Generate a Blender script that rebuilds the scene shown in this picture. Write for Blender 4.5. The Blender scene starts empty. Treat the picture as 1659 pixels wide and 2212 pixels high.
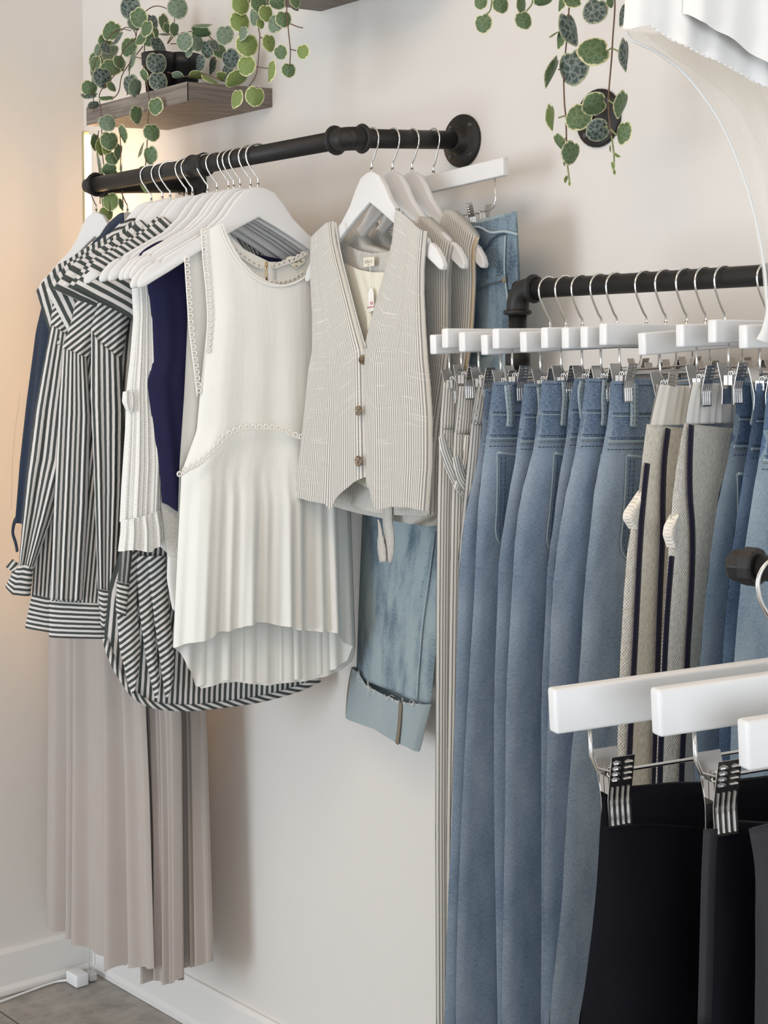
import bpy, bmesh, math, random
import numpy as np
from mathutils import Vector, Matrix
R = math.radians
C = bpy.context.scene.collection
scn = bpy.context.scene

# ------------------------------------------------------------------ camera, light, exposure
FPX, PPX, PPY = 3380.0, 829.5, 963.0            # focal length and principal point for a 1659 x 2212 frame
YAW, PITCH, ROLL = R(40.2), R(2.77), 0.004
CAM = np.array([3.37, -1.905, 1.45])
FW = np.array([-math.cos(YAW)*math.cos(PITCH), math.sin(YAW)*math.cos(PITCH), -math.sin(PITCH)])
_r0 = np.cross(FW, [0, 0, 1.0]); _r0 /= np.linalg.norm(_r0); _u0 = np.cross(_r0, FW)
RT = _r0 - ROLL*_u0; RT /= np.linalg.norm(RT); UP = np.cross(RT, FW)
cd = bpy.data.cameras.new('camera'); cam = bpy.data.objects.new('camera', cd); C.objects.link(cam)
cd.sensor_fit = 'VERTICAL'; cd.sensor_height = 24; cd.lens = FPX/2212*24
cd.shift_y = -(1106-PPY)/2212; cd.shift_x = 0; cd.clip_start = .05; cd.clip_end = 50
m = Matrix.Identity(4)
for i in range(3):
    m[i][0], m[i][1], m[i][2], m[i][3] = RT[i], UP[i], -FW[i], CAM[i]
cam.matrix_world = m
scn.camera = cam
vs = scn.view_settings
vs.view_transform = 'Standard'; vs.look = 'None'; vs.gamma = 1; vs.use_curve_mapping = False; vs.exposure = 0.10

w = bpy.data.worlds.new('world'); scn.world = w; w.use_nodes = True
w.node_tree.nodes['Background'].inputs[0].default_value = (.965, .975, 1.0, 1)
w.node_tree.nodes['Background'].inputs[1].default_value = .62

def area(name, loc, aim, sx, sy, power, col):
    l = bpy.data.lights.new(name, 'AREA'); l.shape = 'RECTANGLE'; l.size = sx; l.size_y = sy; l.energy = power; l.color = col
    o = bpy.data.objects.new(name, l); C.objects.link(o); o.location = loc
    o.rotation_euler = (Vector(aim)-Vector(loc)).to_track_quat('-Z', 'Y').to_euler(); return o
area('shop_window_light', (.2, -4.6, 1.15), (1.0, 0, .9), 2.4, 2.1, 122, (.83, .92, 1.0))
area('ceiling_light', (1.9, -1.5, 2.84), (1.5, -.3, 1.0), 1.1, 1.1, 15, (1.0, .70, .45))

area('camera_side_fill_light', (6.6, -3.2, 1.35), (1.9, -.3, .9), 3.0, 2.0, 88, (.88, .94, 1.0))  # added cool fill from behind the camera, brightens camera-facing cloth; no window stands there

# ------------------------------------------------------------------ helpers
def ray(x, y): return FW + RT*(x-PPX)/FPX + UP*(PPY-y)/FPX
def hit(x, y, pt, n):
    r = ray(x, y); n = np.array(n, float)
    return CAM + r*((np.array(pt, float)-CAM) @ n)/(r @ n)

class Plane:                                     # an upright plane a garment hangs in: u along, v = height, n towards the room
    def __init__(s, x, y, deg):
        a = R(deg); s.o = np.array([x, y, 0.]); s.deg = deg
        s.U = np.array([math.cos(a), math.sin(a), 0]); s.N = np.array([math.sin(a), -math.cos(a), 0]); s.Z = np.array([0, 0, 1.])
    def uv(s, x, y, n=0.):
        p = hit(x, y, s.o + s.N*n, s.N) - s.o
        return (float(p @ s.U), float(p[2]))
    def P(s, pts, n=0.): return [s.uv(x, y, n) for x, y in pts]
    def w(s, u, v, n): 
        u, v, n = np.asarray(u), np.asarray(v), np.asarray(n)
        return s.o + u[..., None]*s.U + v[..., None]*s.Z + n[..., None]*s.N
    def off(s, n): return Plane(s.o[0]+s.N[0]*n, s.o[1]+s.N[1]*n, s.deg)

def tag(o, label=None, cat=None, group=None, kind=None):
    if label: o['label'] = label
    if cat: o['category'] = cat
    if group: o['group'] = group
    if kind: o['kind'] = kind
    return o
def empty(name, loc, rz=0, parent=None):
    o = bpy.data.objects.new(name, None); C.objects.link(o); o.location = loc; o.rotation_euler = (0, 0, rz); o.empty_display_size = .02
    if parent: o.parent = parent
    return o
def thing(name, label, cat, loc=(0, 0, 0), group=None): return tag(empty(name, loc), label, cat, group)

def mesh(name, verts, faces, mat, parent=None, uvs=None, smooth=True, bevel=0, solid=0, link=True, mats=None, fm=None):
    me = bpy.data.meshes.new(name)
    me.from_pydata([tuple(map(float, v)) for v in verts], [], [tuple(f) for f in faces])
    if uvs is not None:
        l = me.uv_layers.new(name='UVMap')
        idx = np.empty(len(me.loops), dtype=np.int32); me.loops.foreach_get('vertex_index', idx)
        l.data.foreach_set('uv', np.asarray(uvs, dtype=np.float32)[idx].ravel())
    if mats:
        for k in mats: me.materials.append(k)
        me.polygons.foreach_set('material_index', np.asarray(fm, dtype=np.int32))
    else: me.materials.append(mat)
    if smooth: me.polygons.foreach_set('use_smooth', [True]*len(me.polygons))
    me.update()
    o = bpy.data.objects.new(name, me)
    if link: C.objects.link(o)
    if parent is not None: attach(o, parent)
    if bevel:
        b = o.modifiers.new('bevel', 'BEVEL'); b.width = bevel; b.segments = 3; b.limit_method = 'ANGLE'; b.angle_limit = R(35); b.harden_normals = False
    if solid:
        b = o.modifiers.new('solid', 'SOLIDIFY'); b.thickness = solid; b.offset = 0
    return o
def world(o):
    return (world(o.parent) @ o.matrix_parent_inverse if o.parent else Matrix.Identity(4)) @ o.matrix_basis
def attach(o, p):                                # parent while keeping the vertex coordinates where they are
    o.parent = p; o.matrix_parent_inverse = world(p).inverted()

class MB:
    def __init__(s): s.v = []; s.f = []
    def add(s, v, f):
        b = len(s.v); s.v += [tuple(map(float, p)) for p in v]; s.f += [tuple(b+i for i in q) for q in f]; return s
    def box(s, c, d, M=None):
        x, y, z = [k/2 for k in d]
        v = [(sx*x, sy*y, sz*z) for sx in (-1, 1) for sy in (-1, 1) for sz in (-1, 1)]
        if M is not None: v = [tuple(M @ Vector(p)) for p in v]
        v = [(p[0]+c[0], p[1]+c[1], p[2]+c[2]) for p in v]
        return s.add(v, [(0, 1, 3, 2), (4, 6, 7, 5), (0, 4, 5, 1), (2, 3, 7, 6), (0, 2, 6, 4), (1, 5, 7, 3)])
    def tube(s, pts, r, k=10, caps=True):
        v, f = tube(pts, r, k, caps); return s.add(v, f)
    def build(s, name, mat, parent=None, **kw): return mesh(name, s.v, s.f, mat, parent, **kw)

def tube(pts, r, k=10, caps=True):
    P = [np.array(p, float) for p in pts]; n = len(P)
    rr = [r]*n if np.isscalar(r) else list(r)
    T = []
    for i in range(n):
        t = P[min(i+1, n-1)] - P[max(i-1, 0)]; l = np.linalg.norm(t); T.append(t/l if l > 1e-9 else np.array([0, 0, 1.]))
    a = np.array([0, 0, 1.]) if abs(T[0][2]) < .9 else np.array([1., 0, 0])
    A = np.cross(T[0], a); A /= np.linalg.norm(A)
    V = []; F = []
    for i in range(n):
        A = A - T[i]*(A @ T[i]); A /= np.linalg.norm(A); B = np.cross(T[i], A)
        for j in range(k):
            q = 2*math.pi*j/k; V.append(P[i] + rr[i]*(A*math.cos(q)+B*math.sin(q)))
    for i in range(n-1):
        for j in range(k): F.append((i*k+j, i*k+(j+1) % k, (i+1)*k+(j+1) % k, (i+1)*k+j))
    if caps: F.append(tuple(range(k))[::-1]); F.append(tuple((n-1)*k+j for j in range(k)))
    return V, F
def smooth_path(pts, n=6):                       # Catmull-Rom
    P = [np.array(p, float) for p in pts]; P = [2*P[0]-P[1]] + P + [2*P[-1]-P[-2]]; out = []
    for i in range(1, len(P)-2):
        for j in range(n):
            t = j/n; a, b, c, d = P[i-1], P[i], P[i+1], P[i+2]
            out.append(.5*((2*b)+(-a+c)*t+(2*a-5*b+4*c-d)*t*t+(-a+3*b-3*c+d)*t**3))
    out.append(P[-2]); return out

# ------------------------------------------------------------------ materials
def NT(name, rough=.6, metal=0., col=(.8, .8, .8), spec=None, sheen=0):
    mt = bpy.data.materials.new(name); mt.use_nodes = True; nt = mt.node_tree; b = nt.nodes['Principled BSDF']
    b.inputs['Base Color'].default_value = (*col, 1); b.inputs['Roughness'].default_value = rough; b.inputs['Metallic'].default_value = metal
    if spec is not None: b.inputs['Specular IOR Level'].default_value = spec
    if sheen: b.inputs['Sheen Weight'].default_value = sheen
    return mt, nt, b
def nd(nt, t, **kw):
    n = nt.nodes.new(t)
    for k, v in kw.items():
        if k.startswith('i_'):
            key = k[2:].replace('_', ' '); n.inputs[key].default_value = v
        else: setattr(n, k, v)
    return n
def ramp(nt, src, stops, interp='LINEAR'):
    r = nt.nodes.new('ShaderNodeValToRGB'); r.color_ramp.interpolation = interp
    e = r.color_ramp.elements
    while len(e) < len(stops): e.new(.5)
    for i, (p, c) in enumerate(stops): e[i].position = p; e[i].color = (*c, 1)
    nt.links.new(src, r.inputs[0]); return r.outputs[0]
def coords(nt, kind='Object', scale=(1, 1, 1), rot=(0, 0, 0)):
    tc = nt.nodes.new('ShaderNodeTexCoord'); mp = nt.nodes.new('ShaderNodeMapping')
    mp.inputs['Scale'].default_value = scale; mp.inputs['Rotation'].default_value = rot
    nt.links.new(tc.outputs[kind], mp.inputs[0]); return mp.outputs[0]
def noise(nt, vec, scale, detail=3, rough=.5):
    n = nt.nodes.new('ShaderNodeTexNoise'); n.inputs['Scale'].default_value = scale; n.inputs['Detail'].default_value = detail; n.inputs['Roughness'].default_value = rough
    nt.links.new(vec, n.inputs['Vector']); return n.outputs[0]
def bump(nt, b, h, strength=.2, dist=.001):
    n = nt.nodes.new('ShaderNodeBump'); n.inputs['Strength'].default_value = strength; n.inputs['Distance'].default_value = dist
    nt.links.new(h, n.inputs['Height']); nt.links.new(n.outputs[0], b.inputs['Normal'])
def math_(nt, op, a, b=None, c=None):
    n = nt.nodes.new('ShaderNodeMath'); n.operation = op
    for i, x in enumerate((a, b, c)):
        if x is None: continue
        if isinstance(x, (int, float)): n.inputs[i].default_value = x
        else: nt.links.new(x, n.inputs[i])
    return n.outputs[0]
def mixc(nt, f, a, b):
    n = nt.nodes.new('ShaderNodeMix'); n.data_type = 'RGBA'
    if isinstance(f, float): n.inputs[0].default_value = f
    else: nt.links.new(f, n.inputs[0])
    for i, x in ((6, a), (7, b)):
        if isinstance(x, tuple): n.inputs[i].default_value = (*x, 1)
        else: nt.links.new(x, n.inputs[i])
    return n.outputs[2]
def sep(nt, v):
    n = nt.nodes.new('ShaderNodeSeparateXYZ'); nt.links.new(v, n.inputs[0]); return n.outputs

def cloth_mat(name, col, rough=.85, weave=900, wr=0., sheen=.15, col2=None, wscale=(40, 8, 1), trans=0.):
    mt, nt, b = NT(name, rough, col=col, spec=.2, sheen=sheen)
    uv = coords(nt, 'UV'); big = noise(nt, uv, 9, 3)
    c = mixc(nt, big, tuple(k*.93 for k in col), tuple(min(1, k*1.05) for k in col) if col2 is None else col2)
    nt.links.new(c, b.inputs['Base Color'])
    wv = noise(nt, coords(nt, 'UV', (weave, weave, 1)), 1, 2)
    h = wv
    if wr:
        n2 = noise(nt, coords(nt, 'UV', wscale), 1, 4, .6)
        h = math_(nt, 'MULTIPLY_ADD', n2, wr, math_(nt, 'MULTIPLY', wv, .25))
    bump(nt, b, h, .3 if not wr else .5, .0005 if not wr else .002)
    return mt
def stripe_mat(name, period, duty, dark, light, rot=0., slub=0., slubcol=None, vert=False, soft=.06):
    mt, nt, b = NT(name, .85, spec=.15, sheen=.1)
    s = sep(nt, coords(nt, 'UV', (1, 1, 1), (0, 0, rot)))
    x = s[1] if vert else s[0]
    x = math_(nt, 'MULTIPLY_ADD', noise(nt, coords(nt, 'UV', (60, 60, 1)), 1, 2), period*.12, x)
    fr = math_(nt, 'FRACT', math_(nt, 'DIVIDE', x, period))
    f = ramp(nt, fr, [(0, (1, 1, 1)), (duty, (1, 1, 1)), (min(duty+soft, .97), (0, 0, 0)), (1-soft, (0, 0, 0)), (1.0, (1, 1, 1))])
    col = mixc(nt, f, light, dark)
    if slub:
        st = noise(nt, coords(nt, 'UV', (12, 420, 1)), 1, 3, .6)
        k = ramp(nt, st, [(0, (0, 0, 0)), (.60, (0, 0, 0)), (.70, (slub, slub, slub)), (1, (slub, slub, slub))])
        col = mixc(nt, k, col, slubcol or light)
        tt = noise(nt, coords(nt, 'UV', (5, 5, 1)), 1, 2)
        col = mixc(nt, math_(nt, 'MULTIPLY', tt, .14), col, (.62, .57, .50))
    n = noise(nt, coords(nt, 'UV', (500, 500, 1)), 1, 2)
    col2 = mixc(nt, math_(nt, 'MULTIPLY', n, .16), col, (.25, .25, .25))
    nt.links.new(col2, b.inputs['Base Color']); bump(nt, b, n, .3, .0006)
    return mt
def denim_mat(name, lo, hi, fade=.5):
    mt, nt, b = NT(name, .9, spec=.1, sheen=.12)
    n1 = noise(nt, coords(nt, 'UV', (13, 5, 1)), 1, 5, .6)
    n2 = noise(nt, coords(nt, 'UV', (1100, 260, 1)), 1, 3, .7)
    n3 = noise(nt, coords(nt, 'UV', (150, 700, 1), (0, 0, .6)), 1, 2, .6)
    f = math_(nt, 'MULTIPLY_ADD', n2, .55, math_(nt, 'MULTIPLY', n1, fade))
    f = math_(nt, 'MULTIPLY_ADD', n3, .25, f)
    c = ramp(nt, f, [(.20+.5*fade, lo), (.60+.5*fade, hi)])
    nt.links.new(c, b.inputs['Base Color'])
    bump(nt, b, math_(nt, 'ADD', n2, n3), .35, .0007)
    return mt

M = {}
M['white_lacquer'] = NT('white_lacquer', .34, col=(.76, .765, .77))[0]
M['chrome'] = NT('polished_steel', .16, 1., (.80, .79, .77))[0]
M['clip_steel'] = NT('clip_steel', .22, 1., (.62, .61, .60))[0]
mt, nt, b = NT('black_iron_pipe', .5, .0, (.012, .011, .011), spec=.4); bump(nt, b, noise(nt, coords(nt, 'Object'), 220, 3), .25, .0008); M['iron'] = mt
mt, nt, b = NT('wall_paint', .62, col=(.735, .71, .68), spec=.25)
bump(nt, b, noise(nt, coords(nt, 'Object'), 190, 2), .12, .0008)
M['wall'] = mt
M['trim'] = NT('trim_paint', .38, col=(.80, .785, .765))[0]
mt, nt, b = NT('floor_tile', .42, col=(.2, .19, .17))
n1 = noise(nt, coords(nt, 'Object'), 14, 6, .62); n2 = noise(nt, coords(nt, 'Object', (60, 20, 1)), 1, 3)
nt.links.new(ramp(nt, math_(nt, 'MULTIPLY_ADD', n2, .3, n1), [(.35, (.19, .175, .155)), (.8, (.42, .39, .35))]), b.inputs['Base Color'])
M['floor'] = mt
mt, nt, b = NT('shelf_wood', .55, col=(.2, .15, .12))
n1 = noise(nt, coords(nt, 'Object', (6, 90, 150)), 1, 4, .6)
nt.links.new(ramp(nt, n1, [(.3, (.125, .103, .088)), (.7, (.30, .262, .225))]), b.inputs['Base Color']); M['wood'] = mt
mt, nt, b = NT('shelf_wood_end', .55, col=(.2, .15, .12))
n1 = noise(nt, coords(nt, 'Object', (90, 6, 150)), 1, 4, .6)
nt.links.new(ramp(nt, n1, [(.3, (.095, .078, .066)), (.7, (.24, .205, .175))]), b.inputs['Base Color']); M['wood_end'] = mt
M['pot'] = NT('black_plastic_pot', .42, col=(.012, .012, .014))[0]
mt, nt, b = NT('potting_soil', .95, col=(.05, .035, .025)); bump(nt, b, noise(nt, coords(nt, 'Object'), 300), 1, .004); M['soil'] = mt
mt, nt, b = NT('lamp_diffuser', .4, col=(1, .9, .7)); b.inputs['Emission Color'].default_value = (1, .60, .26, 1); b.inputs['Emission Strength'].default_value = 34; M['led'] = mt
M['brass'] = NT('gold_lamp_profile', .35, .6, (.55, .50, .34))[0]
M['plastic'] = NT('white_plastic', .35, col=(.85, .86, .88))[0]
M['clear'] = NT('frosted_plug', .3, col=(.60, .60, .58))[0]
M['vine'] = NT('brown_vine', .6, col=(.13, .075, .045))[0]
M['vine_green'] = NT('green_vine', .6, col=(.22, .26, .10))[0]

def leaf_mat(name, deep, vein, rim, veins=.6):
    mt, nt, b = NT(name, .5, spec=.3)
    uv = coords(nt, 'UV'); s = sep(nt, uv)
    r = math_(nt, 'SQRT', math_(nt, 'ADD', math_(nt, 'POWER', math_(nt, 'ABSOLUTE', s[0]), 2.), math_(nt, 'POWER', math_(nt, 'ABSOLUTE', s[1]), 2.)))
    wob = noise(nt, coords(nt, 'UV', (3.2, 3.2, 1)), 1, 3)
    r2 = math_(nt, 'MULTIPLY_ADD', wob, .34, r)
    v = nt.nodes.new('ShaderNodeTexVoronoi'); v.feature = 'DISTANCE_TO_EDGE'; v.inputs['Scale'].default_value = 3.6
    dn = nt.nodes.new('ShaderNodeMix'); dn.data_type = 'VECTOR'; dn.inputs[0].default_value = .22
    nz = nt.nodes.new('ShaderNodeTexNoise'); nz.inputs['Scale'].default_value = 4; nt.links.new(uv, nz.inputs['Vector'])
    nt.links.new(uv, dn.inputs[4]); nt.links.new(nz.outputs['Color'], dn.inputs[5]); nt.links.new(dn.outputs[1], v.inputs['Vector'])
    k = ramp(nt, v.outputs['Distance'], [(0, (veins*.8,)*3), (.05, (veins*.6,)*3), (.13, (veins*.12,)*3), (.3, (0, 0, 0))])
    fine = noise(nt, coords(nt, 'UV', (7, 7, 1)), 1, 4)
    base = mixc(nt, fine, tuple(q*.55 for q in deep), tuple(min(1, q*1.5) for q in deep))
    col = mixc(nt, k, base, vein)
    e = ramp(nt, r2, [(0, (0, 0, 0)), (1.04, (0, 0, 0)), (1.12, (1, 1, 1)), (1.2, (1, 1, 1))]) if False else ramp(nt, math_(nt, 'MULTIPLY', r2, .8), [(0, (0, 0, 0)), (.83, (0, 0, 0)), (.89, (1, 1, 1))])
    nt.links.new(mixc(nt, e, col, rim), b.inputs['Base Color'])
    bump(nt, b, v.outputs['Distance'], .3, .001)
    b.inputs['Subsurface Weight'].default_value = 0.
    return mt
M['leaf_green'] = leaf_mat('variegated_leaf', (.075, .13, .055), (.24, .30, .20), (.62, .60, .36), .5)
M['leaf_dark'] = leaf_mat('dark_veined_leaf', (.035, .06, .05), (.26, .30, .28), (.34, .36, .24), .9)
M['leaf_lime'] = leaf_mat('lime_leaf', (.17, .24, .07), (.30, .36, .18), (.66, .66, .38), .3)
M['leaf_gray'] = leaf_mat('sage_leaf', (.12, .175, .12), (.30, .36, .28), (.45, .48, .34), .6)

M['taupe'] = cloth_mat('taupe_jersey', (.445, .395, .365), .8, 1200, .4, .25, wscale=(120, 3, 1))
M['navy'] = cloth_mat('navy_crepe', (.010, .010, .045), .75, 1500, .5, .1, col2=(.016, .016, .065), wscale=(14, 22, 1))
M['navy_knit'] = cloth_mat('navy_side_stripe', (.016, .014, .035), .8, 2500, .2, .1)
M['ink_denim'] = denim_mat('ink_denim', (.010, .018, .038), (.035, .055, .10), .4)
M['white_crepe'] = cloth_mat('off_white_crepe', (.83, .83, .79), .85, 1600, .9, .1, wscale=(70, 7, 1))
M['white_plain'] = cloth_mat('white_jersey', (.82, .82, .81), .85, 1800, .4, .1, wscale=(20, 10, 1))
M['lace'] = cloth_mat('white_lace', (.90, .89, .85), .85, 2500, 0, .1)
mt, nt, b = NT('white_waffle_gauze', .9, col=(.89, .89, .86), spec=.15)
s = sep(nt, coords(nt, 'UV', (1900, 1600, 1))); wob = noise(nt, coords(nt, 'UV', (30, 30, 1)), 1, 3)
hh = math_(nt, 'MULTIPLY', math_(nt, 'ADD', math_(nt, 'SINE', s[0]), math_(nt, 'SINE', s[1])), .4)
bump(nt, b, math_(nt, 'MULTIPLY_ADD', wob, 2.4, hh), .7, .0016); M['waffle'] = mt
M['cream_lining'] = cloth_mat('cream_lining', (.80, .775, .66), .8, 2000, .2, .1)
M['beige_lining'] = cloth_mat('beige_lining', (.62, .50, .36), .8, 2000, .2, .1)
M['white_elastic'] = cloth_mat('ivory_elastic', (.86, .83, .77), .8, 2000, .2, .1)
M['oat'] = NT('oat', .9)[0]
mt, nt, b = NT('oat_basket_weave', .95, col=(.66, .62, .54), spec=.1)
s = sep(nt, coords(nt, 'UV', (2100, 1500, 1))); wv = math_(nt, 'MULTIPLY', math_(nt, 'SINE', s[0]), math_(nt, 'SINE', s[1]))
n1 = noise(nt, coords(nt, 'UV', (300, 160, 1)), 1, 3)
k = math_(nt, 'MULTIPLY_ADD', wv, .25, n1)
nt.links.new(ramp(nt, k, [(.15, (.56, .52, .44)), (.6, (.84, .80, .72))]), b.inputs['Base Color']); bump(nt, b, k, .7, .0016); M['oat'] = mt
GR, LT = (.045, .055, .052), (.72, .70, .68)
M['stripe'] = stripe_mat('grey_white_stripe', .0090, .46, GR, LT)
M['stripe_h'] = stripe_mat('grey_white_stripe_across', .0092, .46, GR, LT, vert=True)
M['stripe_d'] = stripe_mat('grey_white_stripe_bias', .0098, .46, GR, LT, rot=R(52))
M['stripe_d2'] = stripe_mat('grey_white_stripe_bias_right', .0098, .46, GR, LT, rot=R(-28))
M['linen'] = stripe_mat('fine_striped_linen', .0038, .26, (.25, .25, .25), (.80, .775, .715), slub=.75, slubcol=(.84, .82, .77), soft=.16)
M['linen_shade'] = M['linen']
M['pin'] = stripe_mat('pinstriped_cotton', .0042, .20, (.17, .17, .18), (.86, .845, .79), slub=.6, slubcol=(.82, .80, .74), soft=.12)
M['denim'] = denim_mat('mid_blue_denim', (.135, .20, .295), (.455, .535, .62), .75)
M['denim_deep'] = denim_mat('deep_blue_denim', (.03, .065, .15), (.24, .34, .48), .9)
M['denim_pale'] = denim_mat('washed_denim', (.13, .205, .29), (.40, .48, .54), .8)
M['denim_wash'] = denim_mat('green_cast_washed_denim', (.075, .125, .185), (.33, .41, .44), 1.1)
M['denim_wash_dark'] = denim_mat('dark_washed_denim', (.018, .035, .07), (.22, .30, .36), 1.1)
M['denim_back'] = denim_mat('denim_reverse', (.22, .29, .32), (.45, .51, .53), .3)
M['denim_band'] = denim_mat('waistband_denim', (.055, .10, .19), (.36, .45, .56), 1.0)
M['denim_pocket'] = denim_mat('pocket_denim', (.07, .115, .19), (.30, .375, .46), .9)
M['stitch'] = NT('stitching', .8, col=(.035, .06, .10))[0]
M['stitch_tan'] = NT('tan_stitching', .8, col=(.23, .19, .14))[0]
M['seam_pale'] = denim_mat('pale_worn_seam', (.26, .36, .42), (.50, .57, .60), .3)
M['black_cloth'] = cloth_mat('black_leatherette', (.004, .004, .007), .55, 1500, .6, 0, col2=(.006, .006, .010), wscale=(6, 5, 1))
M['black_satin'] = cloth_mat('black_satin', (.0035, .0035, .006), .60, 1500, .5, 0, col2=(.006, .006, .009), wscale=(5, 4, 1))
for k_ in ('black_cloth', 'black_satin'): M[k_].node_tree.nodes['Principled BSDF'].inputs['Specular IOR Level'].default_value = .08
M['charcoal'] = cloth_mat('charcoal_cloth', (.028, .028, .032), .5, 1500, .6, 0, wscale=(8, 6, 1))
mt, nt, b = NT('horn_button', .18, col=(.2, .15, .1)); nt.links.new(ramp(nt, noise(nt, coords(nt, 'Object'), 160, 2), [(.35, (.07, .045, .03)), (.65, (.36, .28, .19))]), b.inputs['Base Color']); M['horn'] = mt
M['paper'] = NT('white_paper', .6, col=(.86, .85, .82))[0]
M['cream_label'] = NT('cream_label', .7, col=(.80, .76, .63))[0]
M['ink'] = NT('black_ink', .6, col=(.03, .03, .03))[0]
M['soft_ink'] = NT('faded_ink', .6, col=(.42, .40, .34))[0]
M['red'] = NT('red_ink', .5, col=(.62, .16, .18))[0]
M['gold'] = NT('gold_zip', .3, 1, (.75, .55, .28))[0]
# sheer white cloth
mt, nt, b = NT('sheer_chiffon', .8, col=(.95, .94, .90), spec=.1)
tr = nt.nodes.new('ShaderNodeBsdfTransparent'); tl = nt.nodes.new('ShaderNodeBsdfTranslucent'); tl.inputs[0].default_value = (.9, .86, .78, 1)
m1 = nt.nodes.new('ShaderNodeMixShader'); m1.inputs[0].default_value = .45; m2 = nt.nodes.new('ShaderNodeMixShader'); m2.inputs[0].default_value = .66
nt.links.new(b.outputs[0], m1.inputs[1]); nt.links.new(tl.outputs[0], m1.inputs[2]); nt.links.new(m1.outputs[0], m2.inputs[1]); nt.links.new(tr.outputs[0], m2.inputs[2])
nt.links.new(m2.outputs[0], nt.nodes['Material Output'].inputs[0]); M['sheer'] = mt

# ------------------------------------------------------------------ cloth sheets
def _interp(pts, s, mode):
    p = np.array(pts, float)
    if mode == 'u':
        k = p[:, 0]; k = np.maximum.accumulate(k + np.arange(len(k))*1e-6)
    elif mode == 'v':
        k = -p[:, 1]; k = np.maximum.accumulate(k + np.arange(len(k))*1e-6)
    else: k = np.concatenate([[0], np.cumsum(np.linalg.norm(np.diff(p, axis=0), axis=1))])
    k = (k-k[0])/(k[-1]-k[0])
    return np.stack([np.interp(s, k, p[:, 0]), np.interp(s, k, p[:, 1])], -1)
def _smooth1(a, it=1):
    for _ in range(it): a[1:-1] = .25*a[:-2]+.5*a[1:-1]+.25*a[2:]
    return a
def grid(T, B, L, Rr, nx, ny, tm='u', sm=2):
    s = np.linspace(0, 1, nx+1); t = np.linspace(0, 1, ny+1)
    T_, B_, L_, R_ = _interp(T, s, tm), _interp(B, s, tm), _smooth1(_interp(L, t, 'v'), sm), _smooth1(_interp(Rr, t, 'v'), sm)
    S, Q = np.meshgrid(s, t); S_, Q_ = S[..., None], Q[..., None]
    G = (1-Q_)*T_[None] + Q_*B_[None] + (1-S_)*L_[:, None] + S_*R_[:, None]
    G -= (1-S_)*(1-Q_)*T_[0] + S_*(1-Q_)*T_[-1] + (1-S_)*Q_*B_[0] + S_*Q_*B_[-1]
    return G, S, Q
def faces_grid(nx, ny, flip=False):
    F = []
    for j in range(ny):
        for i in range(nx):
            a = j*(nx+1)+i; q = (a, a+nx+1, a+nx+2, a+1); F.append(q[::-1] if flip else q)
    return F
def folds(seed, ks, amp, pw=1., drift=.15, sharp=0.):
    rg = random.Random(seed); tm = [(k*(1+rg.uniform(-.12, .12)), rg.random(), rg.uniform(-drift, drift), rg.uniform(.6, 1)) for k in ks]
    def f(S, Q):
        z = 0
        for k, ph, d, a in tm:
            c = np.cos(2*math.pi*(k*S+ph+d*Q))
            if sharp: c = np.sign(c)*np.abs(c)**(1-sharp)
            z = z + a*c/len(tm)
        return amp*(Q**pw)*z
    return f
def sheet(name, pl, T, B, L, Rr, mat, parent, th=.012, side=1, nx=70, ny=100, fold=None, uvmode='flow', p=4, tm='u', sm=2, solid=0, uvoff=(0, 0), edge=True, surf=None):
    """one drape of cloth: outline in the plane (u, v), bulged by th towards the room (side=1) or the wall (side=-1)"""
    G, S, Q = grid(T, B, L, Rr, nx, ny, tm, sm)
    n = side*th*np.sqrt(np.maximum(0, 1-np.abs(2*S-1)**p))
    if surf is not None: n = n+surf(G[..., 0], G[..., 1])
    if fold is not None:
        e = np.clip(np.minimum(S, 1-S)*9, 0, 1) if edge else 1
        n = n + fold(S, Q)*e
    V = pl.w(G[..., 0], G[..., 1], n).reshape(-1, 3)
    if uvmode == 'flow':
        W = np.mean(np.abs(G[:, -1, 0]-G[:, 0, 0])); H = np.mean(np.abs(G[0, :, 1]-G[-1, :, 1]))
        uv = np.stack([S*W+uvoff[0], (1-Q)*H+uvoff[1]], -1).reshape(-1, 2)
    else: uv = G.reshape(-1, 2) + np.array(uvoff)
    return mesh(name, V, faces_grid(nx, ny, side < 0), mat, parent, uv, solid=solid)
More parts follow.
